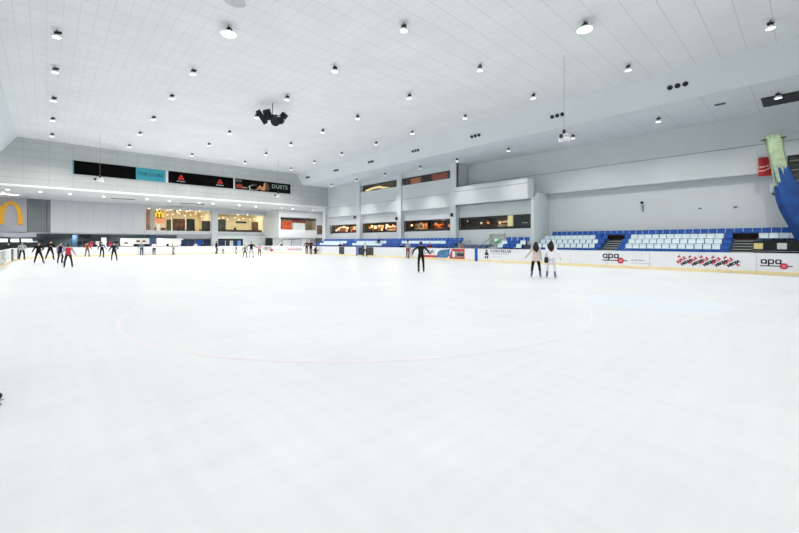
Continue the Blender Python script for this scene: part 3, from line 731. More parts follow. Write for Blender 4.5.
# upper window rooms
for i, (y0, y1) in enumerate(((39.2, 48.4), (29.55, 38.48))):
    room(XU + .35, 41.0, y0 + .02, y1 - .02, 9.3, 10.9, '-x', DKW, TANF, DKW)
    light((38.6, (y0 + y1) / 2, 10.8), 220, 1.2, WARM)
o = MB(); pts = [(366, 191), (372, 188.5), (379, 187), (386, 188), (392, 188.8), (395, 187.8)]
for a, c in zip(pts, pts[1:]):
    A, C = on_x(a[0], a[1], XU + 1.2), on_x(c[0], c[1], XU + 1.2); o.tube(A, C, .17, None, 8)
tag(o.obj('neon_sign', mat('lit gold', 'f2d79c', .5, .05, emit=1.1), None, True), 'curved golden light sign behind the left high window', 'sign')
for px0, px1, m, lb, e in ((406.5, 421, 'b9714a', 'orange-brown lit hoarding behind the right high window', .35), (432, 448, '9a3b2d', 'red lit hoarding behind the right high window', .35), (376, 394, '5a4a2e', 'olive lit hoarding behind the left high window', .12)):
    ya, yb = on_x(px1, HZ, XU + 1.6).y, on_x(px0, HZ, XU + 1.6).y
    t = empty('hoarding', (XU + 1.6, ya, 9.3), lb, 'sign')
    MB().box(0, .06, 0, yb - ya, .05, 1.35).obj('panel', mat('hoarding ' + m, m, .6, .3, 2, emit=e), t); MB().box(-.03, .09, 0, .06, 0, 1.4).box(-.03, .09, yb - ya - .06, yb - ya, 0, 1.4).obj('frame', BRN, t)

# ------------------------------------------------------------------ far end under the mezzanine
YB = 74.0
PANW = grid_mat('white wall panels', 'cdd3d7', (0,), (1.62,), (.03,), 'a9b0b5', .55, .02, offs=(1.2,))
STRIPE = grid_mat('ribbed cladding', '868c91', (0,), (.28,), (.06,), '6f757a', .6, .12)
b = MB().use(mat('grey violet wall', 'b9bcc6', .7, .03)).box(-12, -2.0, YB, YB + .3, 2.95, ZB)
struct('wall_back', None, b)
struct('wall_back', None, MB().use(STRIPE).box(-2.0, .45, YB + .35, YB + .6, 2.95, ZB).box(.2, .45, YB, YB + .6, 2.95, ZB))
b = MB().use(PANW); b.box(.45, 11.9, YB, YB + .3, 3.08, ZB); b.box(11.9, 31.9, YB, YB + .3, 3.08, 3.56); b.box(21.96, 23.0, YB - .5, YB + .3, -.05, ZB)
b.box(23.0, 31.9, YB, YB + .3, 7.0, ZB); b.box(11.9, 21.96, YB, YB + .3, 7.3, ZB)
struct('wall_back', None, b)
struct('floor', mat('mezzanine slab', 'aab0b4', .7), MB().box(-12, 33, YB, 86, 2.9, 3.08))
def win_y(n, y, x0, x1, z0, z1, mull=()):
    b = MB().box(x0, x1, y, y + .1, z0, z0 + .06).box(x0, x1, y, y + .1, z1 - .06, z1).box(x0, x0 + .06, y, y + .1, z0, z1).box(x1 - .06, x1, y, y + .1, z0, z1)
    for m_ in mull: b.box(m_ - .04, m_ + .04, y, y + .1, z0, z1)
    o = struct('window_%d' % n, WHITE, b); MB().box(x0 + .06, x1 - .06, y + .04, y + .05, z0 + .06, z1 - .06).obj('pane', GLASS, o)
win_y(7, YB + .05, 11.9, 21.96, 3.56, 7.3, [on_y(171.6, HZ, YB).x, on_y(185.6, HZ, YB).x]); win_y(8, YB + .05, 23.0, 31.9, 3.56, 7.0)
room(11.8, 22.2, YB + .32, 82, 3.1, 7.5, '-y', CRM, TANF, CRM); room(22.6, 32.2, YB + .32, 82, 3.1, 7.5, '-y', CRM, TANF, CRM)
for x in (14.5, 19.5, 25, 30): light((x, 77.5, 7.4), 230, 1.5, (1, .9, .7))
k = 0
for x0, x1 in ((12.2, 21.8), (23.2, 31.8)):
    for yy in (75.4, 77.6, 79.8):
        for j in range(6):
            t = MB().tube((0, 0, -.05), (0, 0, 0), .13, .13, 12).obj('recessed_spot', LAMPS); t.location = (x0 + (x1 - x0) * (j + .5) / 6, yy, 7.5)
            tag(t, 'small round white downlight in the cream restaurant ceiling behind the window', 'light', 'downlights in the restaurant ceiling')
def panel_y(name, cat, px0, px1, py0, py1, Y, m, label, depth=.1, base=None, frame=None):
    a, c = on_y(px0, py1, Y), on_y(px1, py0, Y)
    # constant height of the left edge
    z0, z1 = a.z, on_y(px0, py0, Y).z
    if base is not None: z0 = base
    t = empty(name, (a.x, Y, z0), label, cat)
    W_, H_ = c.x - a.x, z1 - z0
    MB().box(0, W_, 0, depth, 0, H_).obj('panel', m, t, bevel=0)
    if frame: MB().box(-.05, 0, -.02, depth, 0, H_).box(W_, W_ + .05, -.02, depth, 0, H_).box(-.05, W_ + .05, -.02, depth, H_, H_ + .05).obj('frame', frame, t)
    return t, W_, H_
SIGNY = mat('lit yellow sign', 'f6cf4e', .5, .03, emit=.9)
# restaurant fit-out (left window)
panel_y('poster', 'poster', 145.8, 149.8, 209, 231.5, YB + 1.0, mat('poster red cream', 'd9a088', .6, .5, 1.2), 'tall red and cream poster at the left end of the restaurant window', .05, 3.1, WHITE)
t = empty('post', (on_y(152.3, HZ, YB + .6).x, YB + .6, 3.1), 'broad pale post left of the yellow restaurant sign', 'post'); MB().box(-.28, .28, -.1, .1, 0, 4.4).box(-.34, .34, -.14, .14, 0, .15).obj('shaft', mat('pale post', 'e2ddd2', .6), t)
ARCH = mat('golden yellow', 'f2b61c', .4, .04); ARCHL = mat('lit golden yellow', 'ffc52e', .4, .03, emit=1.2)
def arches(name, cx, y, z, W_, H_, m, label, leg=.2, dp=.15, back=None):
    """double arch letter built from two tall parabolic arches"""
    t = empty(name, (cx, y, z), label, 'sign')
    b = MB()
    for sx in (-1, 1):
        c0 = sx * W_ / 4; n = 20; P = []
        hw = W_ / 4
        def pt(tt, inner):
            a = PI * tt; w_ = hw - .004 * sx + (leg / 2 if not inner else -leg / 2); h_ = H_ - (0 if not inner else leg * .95)
            return Vector((c0 - math.cos(a) * w_, 0, (math.sin(a) ** .62) * h_))
        out = [pt(k / n, False) for k in range(n + 1)]; inn = [pt(k / n, True) for k in range(n + 1)]
        for k in range(n):
            q = [out[k], out[k + 1], inn[k + 1], inn[k]]
            b.prism([v_ + Vector((0, .006 * (sx > 0), 0)) for v_ in q], (0, dp, 0))
    b.obj('double_arch', m, t)
    if back: 
        MB().box(-W_ * .62, W_ * .62, dp + .02, dp + .12, -H_ * .15, H_ * 1.15).obj('backing', back, t)
        MB().tube((0, dp + .07, H_ * 1.15), (0, dp + .07, 7.5 - z), .02, None, 6).obj('hanger', DARK, t)
    return t
p = on_y(159.3, 217.3, YB + 1.2)
arches('restaurant_sign', p.x, YB + 1.2, p.z, .95, 1.0, ARCHL, 'small lit yellow arches sign hanging inside the restaurant window', .2, .08, mat('dark yellow backing', '8d6c24', .5, .1, emit=.25))
t = empty('service_counter', (on_y(154.8, HZ, YB + 2.4).x, YB + 2.4, 3.1), 'restaurant counter with orange lit menu band below the yellow sign', 'counter')
W_ = on_y(165.5, HZ, YB + 2.4).x - t.location.x
MB().box(0, W_, 0, .6, 0, 1.05).obj('body', mat('terracotta counter', 'c4785a', .6, .2, 2), t); MB().box(-.05, W_ + .05, -.05, .65, 1.05, 1.12).obj('worktop', CRD, t)
MB().box(0, W_, .4, .55, 1.9, 2.65).obj('menu_band', mat('lit menu orange', 'f0a27e', .5, .3, 2.5, emit=.6), t); MB().box(0, .08, .42, .54, 1.1, 1.9).box(W_ - .08, W_, .42, .54, 1.1, 1.9).obj('post', CRD, t)
panel_y('menu_stand', 'sign', 156.6, 160.2, 224, 229.5, YB + 1.3, mat('lit white stand', 'f4ece8', .5, .02, emit=.5), 'white lit notice stand in front of the restaurant counter', .08, 3.1, WHITE)
panel_y('poster', 'poster', 166.5, 171, 219.5, 231, YB + 1.6, mat('poster green brown', '6f6a45', .6, .5, 1.5), 'green and brown screen panel right of the restaurant counter', .06, 3.1, WHITE)
panel_y('poster', 'poster', 173, 185, 219, 231, YB + 1.4, mat('poster rust', '96583a', .6, .6, 1.6), 'wide rust-coloured picture screen in the middle of the restaurant window', .06, 3.1, DARK)
panel_y('poster', 'poster', 187, 194.5, 219, 231, YB + 1.5, mat('poster charcoal', '3d352c', .6, .5, 2), 'charcoal screen panel right of the rust-coloured screen', .06, 3.1, DARK)
panel_y('poster', 'poster', 202, 210.5, 221, 231, YB + 1.5, mat('poster dark green', '4a4438', .6, .5, 2), 'dark green-brown screen at the right end of the restaurant window', .06, 3.1, DARK)
def chair(x, y, z, rz, m, label, group=None):
    t = empty('chair', (x, y, z), label, 'chair', rz, group)
    MB().box(-.22, .22, -.22, .22, .42, .47).obj('seat', m, t); MB().box(-.22, .22, .18, .22, .47, .95).obj('backrest', m, t)
    for sx in (-1, 1):
        for sy in (-1, 1): MB().tube((sx * .19, sy * .19, 0), (sx * .19, sy * .19, .43), .018, None, 6).obj('leg', BLACK, t)
def table(x, y, z, m, label, group=None):
    t = empty('table', (x, y, z), label, 'table', 0, group)
    MB().tube((0, 0, .7), (0, 0, .74), .45, .45, 16).obj('table_top', m, t); MB().tube((0, 0, .03), (0, 0, .7), .04, None, 8).obj('pedestal', BLACK, t); MB().tube((0, 0, 0), (0, 0, .03), .28, .25, 14).obj('base', BLACK, t)
chair(on_y(200, HZ, YB + .9).x, YB + .9, 3.1, PI, mat('orange chair', 'd08a2c', .5), 'orange chair by the restaurant window between the dark screens')
# right restaurant window: dark furniture against cream walls
GR2 = 'dark chairs along the right restaurant window'; GT2 = 'round tables along the right restaurant window'
for k in range(8):
    x = 23.6 + k * 1.05
    chair(x, YB + 2.62 + .2 * (k % 2), 3.1, PI if k % 2 else 0, (BRN, BLACK)[k % 2], 'dark dining chair standing inside the right restaurant window', GR2)
t = empty('bench_seat', (23.2, YB + .55, 3.1), 'long dark brown bench along the foot of the right restaurant window', 'bench')
MB().box(0, 8.4, -.05, .35, 0, .95).obj('backrest', BRN, t); MB().box(0, 8.4, .35, .8, 0, .45).obj('seat', BLACK, t)
t = empty('bench_seat', (16.6, YB + .5, 3.1), 'dark bench along the foot of the left restaurant window', 'bench')
MB().box(0, 2.9, -.05, .3, 0, .85).obj('backrest', BRN, t); MB().box(0, 2.9, .3, .7, 0, .45).obj('seat', BLACK, t)
for k in range(4): table(24.2 + k * 2.1, YB + 4.6, 3.1, BRN, 'brown round table behind the right restaurant window', GT2)
panel_y('hanging_sign', 'sign', 236, 246.5, 221.3, 223.2, YB + 1.4, BLACK, 'long black hanging sign inside the right restaurant window', .1)
panel_y('partition', 'partition', 217.8, 225.5, 219.5, 231.5, YB + 2.4, mat('partition green grey', '5c5b49', .6, .4, 1.5), 'grey-green partition at the left end of right restaurant window', .1, 3.1, DARK)
panel_y('partition', 'partition', 252, 259, 222, 231.5, YB + 3.7, mat('partition brown', '6b4d2c', .6, .4, 1.5), 'brown partition near the right end of right restaurant window', .1, 3.1, DARK)
p = on_y(236.8, HZ, YB + .9); person((p.x, YB + 1.85, 3.1), PI, 1.65, 'diner in black standing inside the right restaurant window', skates=None, top='1d1b1c', legs='1b1b1e')
for k in range(9): globe_lamp(23.7 + k * .98, YB + 1.3 + .5 * (k % 3), 6.1 + .25 * (k % 2), 7.5, .11, 'small glowing globe lamp hanging in the right restaurant window', 'globe lamps in the right restaurant window', LAMPW)
for k in range(7): globe_lamp(15.6 + k * .92, YB + 2.75 + .3 * (k % 2), 6.45 + .2 * (k % 3), 7.5, .1, 'small glowing globe lamp hanging in the left restaurant window', 'globe lamps in the left restaurant window', LAMPW)
# the large yellow arches on the left wall
p = on_y(20, 224.4, YB - .2)
arches('restaurant_sign', -4.42, YB - .22, 4.1, 3.6, 3.15, ARCH, 'large golden double arches mounted on the grey left back wall', .46, .2)
# corner box with shop window
XB0, XB1, YBX = 31.9, 41.2, 67.5
BOXW = mat('corner box paint', 'd8dcdf', .6, .02, .6)
zb0, zb1 = on_y(298, 230.2, YBX).z, on_y(298, 217.3, YBX).z; xw0, xw1 = on_y(280.3, HZ, YBX).x, on_y(316.5, HZ, YBX).x
b = MB().use(BOXW); b.box(XB0, XB1, YBX, YBX + .2, 2.65, zb0); b.box(XB0, XB1, YBX, YBX + .2, zb1, ZB); b.box(XB0, xw0, YBX, YBX + .2, zb0, zb1); b.box(xw1, XB1, YBX, YBX + .2, zb0, zb1)
b.box(XB0, XB0 + .2, YBX + .2, YB + .3, 2.65, ZB); b.box(XB0, XB1, YBX, YB + 3.4, 2.5, 2.65)
struct('wall_corner', None, b)
win_y(9, YBX + .05, xw0, xw1, zb0, zb1)
room(XB0 + .22, XB1, YBX + .25, YB, 2.66, 7.6, '-y', mat('shop wall pale', 'e6e0d6', .7), TANF, WHITE); light((36, 70, 7.5), 110, 1.5, (1, .9, .78))
panel_y('shop_fascia', 'sign', 280.8, 316, 217.6, 219.4, YBX + .6, BLACK, 'black fascia strip along the top of the corner shop window', .1)
panel_y('shop_display', 'display', 281.5, 291, 220.5, 229.5, YBX + .8, mat('shop orange red', 'd45a34', .5, .5, 1.3, emit=.25), 'orange-red display at the left of the corner shop window', .2, 2.66, RDD)
panel_y('shop_display', 'display', 293, 305, 223, 229.5, YBX + .9, mat('shop white', 'f2efec', .5, .1, 2, emit=.25), 'white display counter in the middle of the corner shop window', .5, 2.66)
panel_y('shop_display', 'display', 307.5, 312, 219.5, 229.5, YBX + .9, mat('shop khaki', '9d8a66', .5, .4, 2), 'khaki display board right of the white counter in corner shop', .2, 2.66)
panel_y('shop_sign', 'sign', 292, 306, 220, 222, YBX + .8, RDD, 'dark red sign strip above the white counter in corner shop', .08)
struct('wall_corner', WALL, MB().box(XB0, XB1, 70, 70.2, -.3, 2.5))
struct('wall_corner', WALL, MB().box(XB1, XB1 + .2, YF + .9, YBX, -.3, ZB))
t, W_, H_ = panel_y('poster', 'poster', 317.4, 321.9, 225.5, 234.5, 65.5, mat('poster sepia', '6d5546', .5, .6, 2), 'sepia poster panel beside the corner column', .08, None, DARK)
# lower level: back wall, drop beam, columns, kiosks
LOW = mat('undercroft wall', '6b7880', .7, .08, 1); BEAM = mat('grey blue beam', '76828b', .6, .04)
struct('wall_back', LOW, MB().box(-12, 24.5, 81, 81.2, -.3, 2.95)); struct('wall_back', WALL, MB().box(24.5, 46, 77.5, 77.7, -.3, 2.9))
struct('trim_5', BEAM, MB().box(-2, 23, 78, 78.2, 2.42, 2.95)); struct('trim_5', mat('pale beam', 'a6aeb3', .6), MB().box(16.5, 31.9, YB + .1, YB + .3, 2.3, 3.0))
for x_ in (-3, 3, 9, 15, 21): light((x_, 75.8, 2.85), 60, .8)  # added fill lights brightening the undercroft, no fixtures behind them
light((26, 71, 2.6), 45, .8); light((34, 68.2, 2.45), 45, .8); light((38.5, 68.2, 2.45), 45, .8)  # fill lights added to lift the dark area below the corner box
for x_ in (3, 9, 15, 21): light((x_, 79.3, 2.85), 35, .8)  # second row of added undercroft fill, also without fixtures
BLUEC = mat('blue column', '4d6f92', .5, .05)
for px0, px1, nm in ((72.3, 77.6, 'left'), (150.5, 156, 'middle')):
    a, c = on_y(px0, HZ, 76.5).x, on_y(px1, HZ, 76.5).x
    o = struct('column', BLUEC, MB().box(a, c, 76.5, 77.3, -.06, 2.9))
for px, m, lb, z in ((85.3, BLACK, 'black screen hanging under the mezzanine left of middle', 2.5), (209, BLACK, 'black screen hanging beside the far grey column', 2.4)):
    p = on_y(px, 236.2, 76.2); t = empty('hanging_screen', (p.x, 76.2, z), lb, 'screen')
    MB().box(-.55, .55, 0, .1, -.17, .17).obj('casing', m, t, bevel=.01); MB().box(-.5, .5, -.006, 0, -.13, .13).obj('display', mat('dark screen glass', '0d1013', .15), t); MB().tube((0, .05, .17), (0, .05, 2.9 - z), .03, None, 8).obj('bracket', DARK, t)
KIT = mat('glowing kitchen white', 'f5f3ee', .5, .04, 1.5, emit=.75)  # glow put into the back panel stands for the lit room behind
def kiosk(px0, px1, label, Y=79.6):
    a, c = on_y(px0, HZ, Y).x, on_y(px1, HZ, Y).x; W_ = c - a
    t = empty('kiosk', (a, Y, FLZ - .06), label, 'kiosk')
    MB().box(0, W_, .6, .7, 1.0, 2.42).obj('back_panel', KIT, t); MB().box(0, W_, 0, .55, 0, 1.02).obj('counter', mat('dark counter', '2c3337', .5), t); MB().box(-.05, W_ + .05, -.05, .6, 1.02, 1.08).obj('worktop', DARK, t)
    MB().box(-.06, 0, 0, .7, 0, 2.42).obj('side_panel', BEAM, t); MB().box(W_, W_ + .06, 0, .7, 0, 2.42).obj('side_panel', BEAM, t)
    return t, W_
t, W_ = kiosk(120.5, 150, 'brightly lit kiosk with white back wall left of middle blue column')
p = t.location; 
for k, (u, s_, c) in enumerate(((.6, .5, 'b3a08a'), (2.3, .55, 'a8573a'), (3.2, .5, 'a08a62'))):
    MB().box(u, u + s_, .55, .59, 1.75 - .3 * (k == 0), 2.1 - .3 * (k == 0)).obj('menu_picture', mat('menu ' + c, c, .5, .4, 5), t)
MB().box(1.9, 4.9, .1, .5, 1.08, 1.45).obj('machine', BLACK, t)
t, W_ = kiosk(156.8, 184, 'brightly lit kiosk with white back wall right of middle blue column')
for u in (1.6, 3.9): MB().box(u, u + .3, .15, .45, 1.08, 1.5).obj('machine', DARK, t)
# arcade machines and left structures
def cabinet(px, Y, m, label, w_=.56, h=1.9, scr=None, cat='arcade machine', name='arcade_machine'):
    x = on_y(px, HZ, Y).x; t = empty(name, (x, Y, FLZ - .06), label, cat)
    pr = [V((-w_ / 2, 0, 0)), V((-w_ / 2, 0, .95)), V((-w_ / 2, .18, 1.05)), V((-w_ / 2, .3, 1.6)), V((-w_ / 2, .02, 1.65)), V((-w_ / 2, .02, h)), V((-w_ / 2, .8, h)), V((-w_ / 2, .8, 0))]
    MB().prism(pr, (w_, 0, 0)).obj('body', m, t)
    if scr: MB().box(-w_ * .4, w_ * .4, .0, .02, 1.68, h - .04).obj('marquee', scr, t); 
    MB().prism([V((-w_ * .38, .172, 1.08)), V((-w_ * .38, .285, 1.57)), V((-w_ * .38, .295, 1.57)), V((-w_ * .38, .182, 1.08))], (w_ * .76, 0, 0)).obj('screen', scr or mat('dark screen glass', '0d1013', .15), t)
MQW = mat('lit marquee white', 'eef0ee', .5, .05, emit=.8); MQB = mat('lit marquee blue', '6fa3d8', .5, .2, 3, emit=.5); MQP = mat('lit marquee pink', 'c04a6c', .5, .2, 3, emit=.35)
for px, lb, s in ((80, 'black arcade machine with dark screen beside the left blue column', None), (86, 'black arcade machine second from the left blue column', None), (91.5, 'black arcade machine with pink screen third from left blue column', MQP),
                  (97.6, 'black arcade machine with white marquee left of the tall white cabinet', MQW), (110.5, 'black arcade machine with pink screen right of tall white cabinet', MQP), (116.3, 'black arcade machine beside the lit kiosk', None)):
    cabinet(px, 75.5, BLACK, lb, scr=s)
cabinet(104, 75, mat('lit white cabinet', 'e8eef0', .4, .04, emit=.55), 'tall glowing white prize cabinet behind the navy-jacketed skater', .6, 2.45, MQW, 'cabinet', 'prize_cabinet')
cabinet(31.5, 75.5, mat('pale vending front', 'b7c1c8', .4, .1), 'pale vending machine behind the skater in black at left', 1.3, 1.95, mat('lit vending pale', 'cfd8de', .5, .1, emit=.35), 'vending machine', 'vending_machine')
for px, lb, m in ((61, 'teal-grey locker bank behind the red-vested skater', '50666f'), (67.5, 'teal-grey locker bank just left of the blue column', '566f7a')):
    x = on_y(px, HZ, 76).x; t = empty('locker_bank', (x, 76, FLZ - .06), lb, 'lockers')
    MB().box(-.36, .36, .02, .5, 0, 1.9).obj('carcass', mat('locker ' + m, m, .5), t)
    for j in range(3):
        for q in range(2): MB().box(-.35 + .24 * j, -.13 + .24 * j, 0, .02, .05 + .92 * q, .93 + .92 * q).obj('door', mat('locker door ' + m, m, .45), t)
# lit counter behind the left corner
q0, q1 = -4.6, -.6
t = empty('snack_bar', (q0, 70.5, FLZ - .06), 'dark snack bar with bright lit canopy strips behind the left corner', 'counter')
MB().box(0, 4.2, 0, .7, 0, 1.15).obj('counter', BLACK, t); MB().box(0, 4.2, .65, .75, 1.15, 1.75).obj('back_panel', DARK, t)
for u, l in ((.05, .85), (1.2, .75), (2.2, 1.0)): MB().box(u, u + l, .1, .5, 1.8, 2.2).obj('light_box', mat('lit strip white', 'f4f8f8', .5, .02, emit=1.6), t)
MB().box(-.05, 4.3, -.1, .8, 2.2, 2.35).obj('canopy', DARK, t); MB().box(0, .08, .6, .7, 1.1, 2.2).box(4.12, 4.2, .6, .7, 1.1, 2.2).obj('post', DARK, t)
struct('trim_5', mat('lilac soffit', 'b1b4c0', .6), MB().box(-12, -1.0, 72.5, 72.7, 2.4, 2.98))
struct('trim_5', BEAM, MB().box(-12, -.6, 77, 77.2, 2.1, 2.95))
# blue benches and doors right of the kiosks
DKB = mat('deep blue panel', '1f3557', .4, .2, 2)
for px, c, lb in ((184.5, DKB, 'deep blue shelter panel right of the lit kiosk'), (191.5, DKB, 'deep blue shelter panel second from the lit kiosk'), (199, BLUE, 'bright blue shelter panel left of the far grey column'), (206.5, DKB, 'deep blue glazed shelter next to the far grey column')):
    x = on_y(px, HZ, 74.6).x; t = empty('shelter_panel', (x, 74.6, FLZ - .06), lb, 'panel')
    MB().box(-.45, .45, 0, .08, .3, 2.1).obj('panel', c, t); MB().box(-.5, -.44, -.03, .1, 0, 2.15).box(.44, .5, -.03, .1, 0, 2.15).box(-.5, .5, -.03, .1, 2.1, 2.17).obj('frame', NAVY, t)
    MB().box(-.45, .45, -.4, 0, .4, .46).obj('bench_seat', mat('pale bench', 'b9c7d8', .5), t)
a, c = on_y(216.5, HZ, 73.6).x, on_y(243, HZ, 73.6).x; W_ = c - a
o = struct('door_1', BLACK, MB().box(a, c, 73.6, 73.75, 1.95, 2.3).box(a, a + .1, 73.6, 73.75, -.08, 2.0).box(c - .35, c, 73.6, 73.75, -.08, 2.0))
for k in range(6):
    u0 = a + .1 + (W_ - .45) * k / 6; u1 = a + .1 + (W_ - .45) * (k + 1) / 6
    l = MB().box(u0 + .03, u1 - .03, 73.64, 73.7, -.06, 1.94).obj('door_leaf', (DKB, DKB, DARK, mat('pale door glass', 'c9d2d6', .2), DKB, mat('blue door glass', '7fa3dd', .2))[k], o)
    MB().box(u0, u0 + .06, 73.62, 73.72, -.08, 1.95).obj('mullion', (BLACK, BLACK, WHITE, BLACK, BLACK, BLACK)[k], o)
struct('wall_back', WALL, MB().box(c, 31.9, 73.6, 73.8, -.3, 2.95)); struct('wall_back', WALL, MB().box(a, c, 73.6, 73.8, 2.3, 2.95))
def exit_sign(loc, nrm, label):
    t = empty('exit_sign', loc, label, 'sign'); sx = 1 if nrm == 'y' else 0
    M_ = Matrix.Identity(4) if nrm == 'y' else Matrix.Rotation(-PI / 2, 4, 'Z')
    MB().box(-.3, .3, -.04, .04, -.12, .12, M_).obj('casing', mat('exit green', '2ba56a', .5, .03, emit=.8), t)
    mp = lambda u, v, h: V(loc) + (M_ @ V((u, -.04 - h, v)))
    art('lettering', text_polys('EXIT', .19, .004), mat('exit white', 'f2fff6', .5, 0.01, emit=1.2), mp, t, .004)
p = on_y(235.5, 237.4, 73.5); exit_sign((p.x, 73.5, p.z), 'y', 'small green exit sign above the far glazed doors')
# stair rail below the corner box
t = empty('handrail', (31.2, 67, FLZ), 'dark handrail sloping down below the corner box', 'rail')
MB().tube((0, 0, 1.3), (1.2, 0, 2.15), .05).tube((1.2, 0, 2.15), (5, 0, 2.3), .05).obj('rail', DARK, t)
for u, h in ((0, 1.3), (1.2, 2.15), (3, 2.2), (5, 2.3)): MB().tube((u, 0, -.05), (u, 0, h), .035, None, 8).obj('post', DARK, t)

# ------------------------------------------------------------------ grandstand and seats
def tiers(y0, y1, rows, xend):
    """rows: (front X, tread height)"""
    b = MB()
    for i, (x, z) in enumerate(rows):
        b.box(x, xend if i == len(rows) - 1 else rows[i + 1][0], y0, y1, -.05, z)
    return b
RROWS = [(34.75, .35), (35.55, .75), (36.35, 1.15), (37.15, 1.55), (37.95, 1.95)]
STEPM = mat('stand concrete', '5d6f8c', .8, .08)
for y0, y1 in ((12.45, 18.8), (3.75, 11.2), (-3, 2.55)): struct('trim_6', STEPM, tiers(y0, y1, RROWS, XL))
for ya, yb, nm in ((11.2, 12.45, 'left'), (2.55, 3.75, 'right')):
    b = MB().use(mat('stair tread grey', 'a9b0b0', .7, .06)); tz = [(34.5 + .4 * k, .2 + .2 * k) for k in range(9)]
    for k, (x, z) in enumerate(tz): b.use(MATS['stair tread grey']).box(x, 37.95 if k == 8 else x + .4, ya, yb, z - .06, z); b.use(mat('stair riser dark', '3a3733', .8)).box(x + .02, 37.95 if k == 8 else x + .4, ya, yb, -.05, z - .06)
    b.use(mat('stair head brown', '3c332b', .8)).box(37.95, XL, ya, yb, -.05, 1.95)
    b.box(38.9, XL, ya, yb + .45, 1.95, 2.5)
    o = struct('stairs', None, b)
def seat_meshes(m, far=False):
    bk = MB(); prof = [(-.0, .42), (.035, .46), (.075, .62), (.1, .8), (.13, .8), (.105, .61), (.07, .44), (.03, .4)]
    bk.prism([V((x, -.235, z)) for x, z in prof], (0, .47, 0))
    st = MB(); st.prism([V((x, -.215, z)) for x, z in ((-.36, .42), (-.37, .455), (-.02, .445), (.03, .42), (-.02, .395), (-.33, .395))], (0, .43, 0))
    br = MB(); br.box(-.12, .05, -.04, .04, .0, .05).box(-.04, .03, -.03, .03, .05, .4)
    if not far: return bk.mesh('backrest', m, False, .012), st.mesh('seat', m, False, .012), br.mesh('bracket', DARK)
    for x, z in (): pass
    b = MB().use(m); b.prism([V((x, -.285, z)) for x, z in prof], (0, .57, 0)); b.prism([V((x, -.27, z)) for x, z in ((-.36, .42), (-.37, .455), (-.02, .445), (.03, .42), (-.02, .395), (-.33, .395))], (0, .54, 0))
    b.use(DARK).box(-.12, .05, -.04, .04, 0, .4); return b.mesh('stadium_seat')
SM = {'white': seat_meshes(SEATW), 'blue': seat_meshes(BLUE)}
SF = {'white': seat_meshes(SEATW, True), 'blue': seat_meshes(BLUE, True)}
def seat(x, y, z, c, label, group):
    t = empty('stadium_seat', (x, y, z), label, 'seat', 0, group)
    for nm, me in zip(('backrest', 'seat', 'bracket'), SM[c]): link(nm, me, t)
def seat_far(x, y, z, c, label, group):
    o = link('stadium_seat', SF[c]); o.location = (x, y, z); tag(o, label, 'seat', group)
ROWN = ['lowest blue row behind boards', 'lowest white row', 'middle white row', 'top white row', 'top blue row']
PIT = .51
blk = {'left': (12.5, 18.6, 'left of the first stairs'), 'mid': (3.85, 11.15, 'between the two stairs'), 'right': (.35, 2.45, 'right of the second stairs')}
for r, (x, z) in enumerate(RROWS):
    sx = x + .5
    if r == 4:
        n = int((18.6 - .3) / PIT)
        for k in range(n):
            y = .55 + k * PIT
            seat(sx, y, z, 'blue', 'blue seat, top row along the right wall, %s from the right edge' % ordinal(k + 1), 'top blue seat row along the right wall')
        continue
    for bn_, (y0, y1, nm) in blk.items():
        if bn_ == 'right' and r < 3: continue
        n = int((y1 - y0) / PIT + .01); st = (y1 - y0) / n
        for k in range(n):
            y = y1 - (k + .5) * st
            wt = 1 <= r <= 3
            if bn_ == 'mid': wt = wt and 4.15 < y < 10.8
            if bn_ == 'left': wt = wt and y > (13.8 if r == 3 else 12.95)
            c = 'white' if wt else 'blue'
            seat(sx, y, z, c, '%s seat, %s, %s from left, %s' % (c, ROWN[r].replace('white ', ''), ordinal(k + 1), nm), 'seats %s' % nm)
# scorer's bench with two coloured squares
t = empty('scorers_bench', (34.2, -1.5, FLZ - .06), 'black scorers bench with yellow and white squares at right edge behind boards', 'bench')
MB().box(0, .06, 0, 4.0, .1, 1.85).box(.06, .5, 0, 4, 1.05, 1.1).box(.06, .5, 0, .05, 0, 1.85).box(.06, .5, 3.95, 4, 0, 1.85).obj('front_panel', BLACK, t)
MB().box(-.05, -.02, 0, 4, 1.18, 1.21).obj('rail', STEEL, t)
for px, c, nm in ((758.3, 'e9dc9a', 'yellow'), (782, 'd9e0e0', 'white')):
    y = on_x(px, HZ, 34.2).y + 1.5
    MB().box(-.03, 0, y - .22, y + .22, 1.33, 1.72).obj('notice', mat('notice ' + nm, c, .5, .04), t)['label'] = '%s square notice on the bench front' % nm
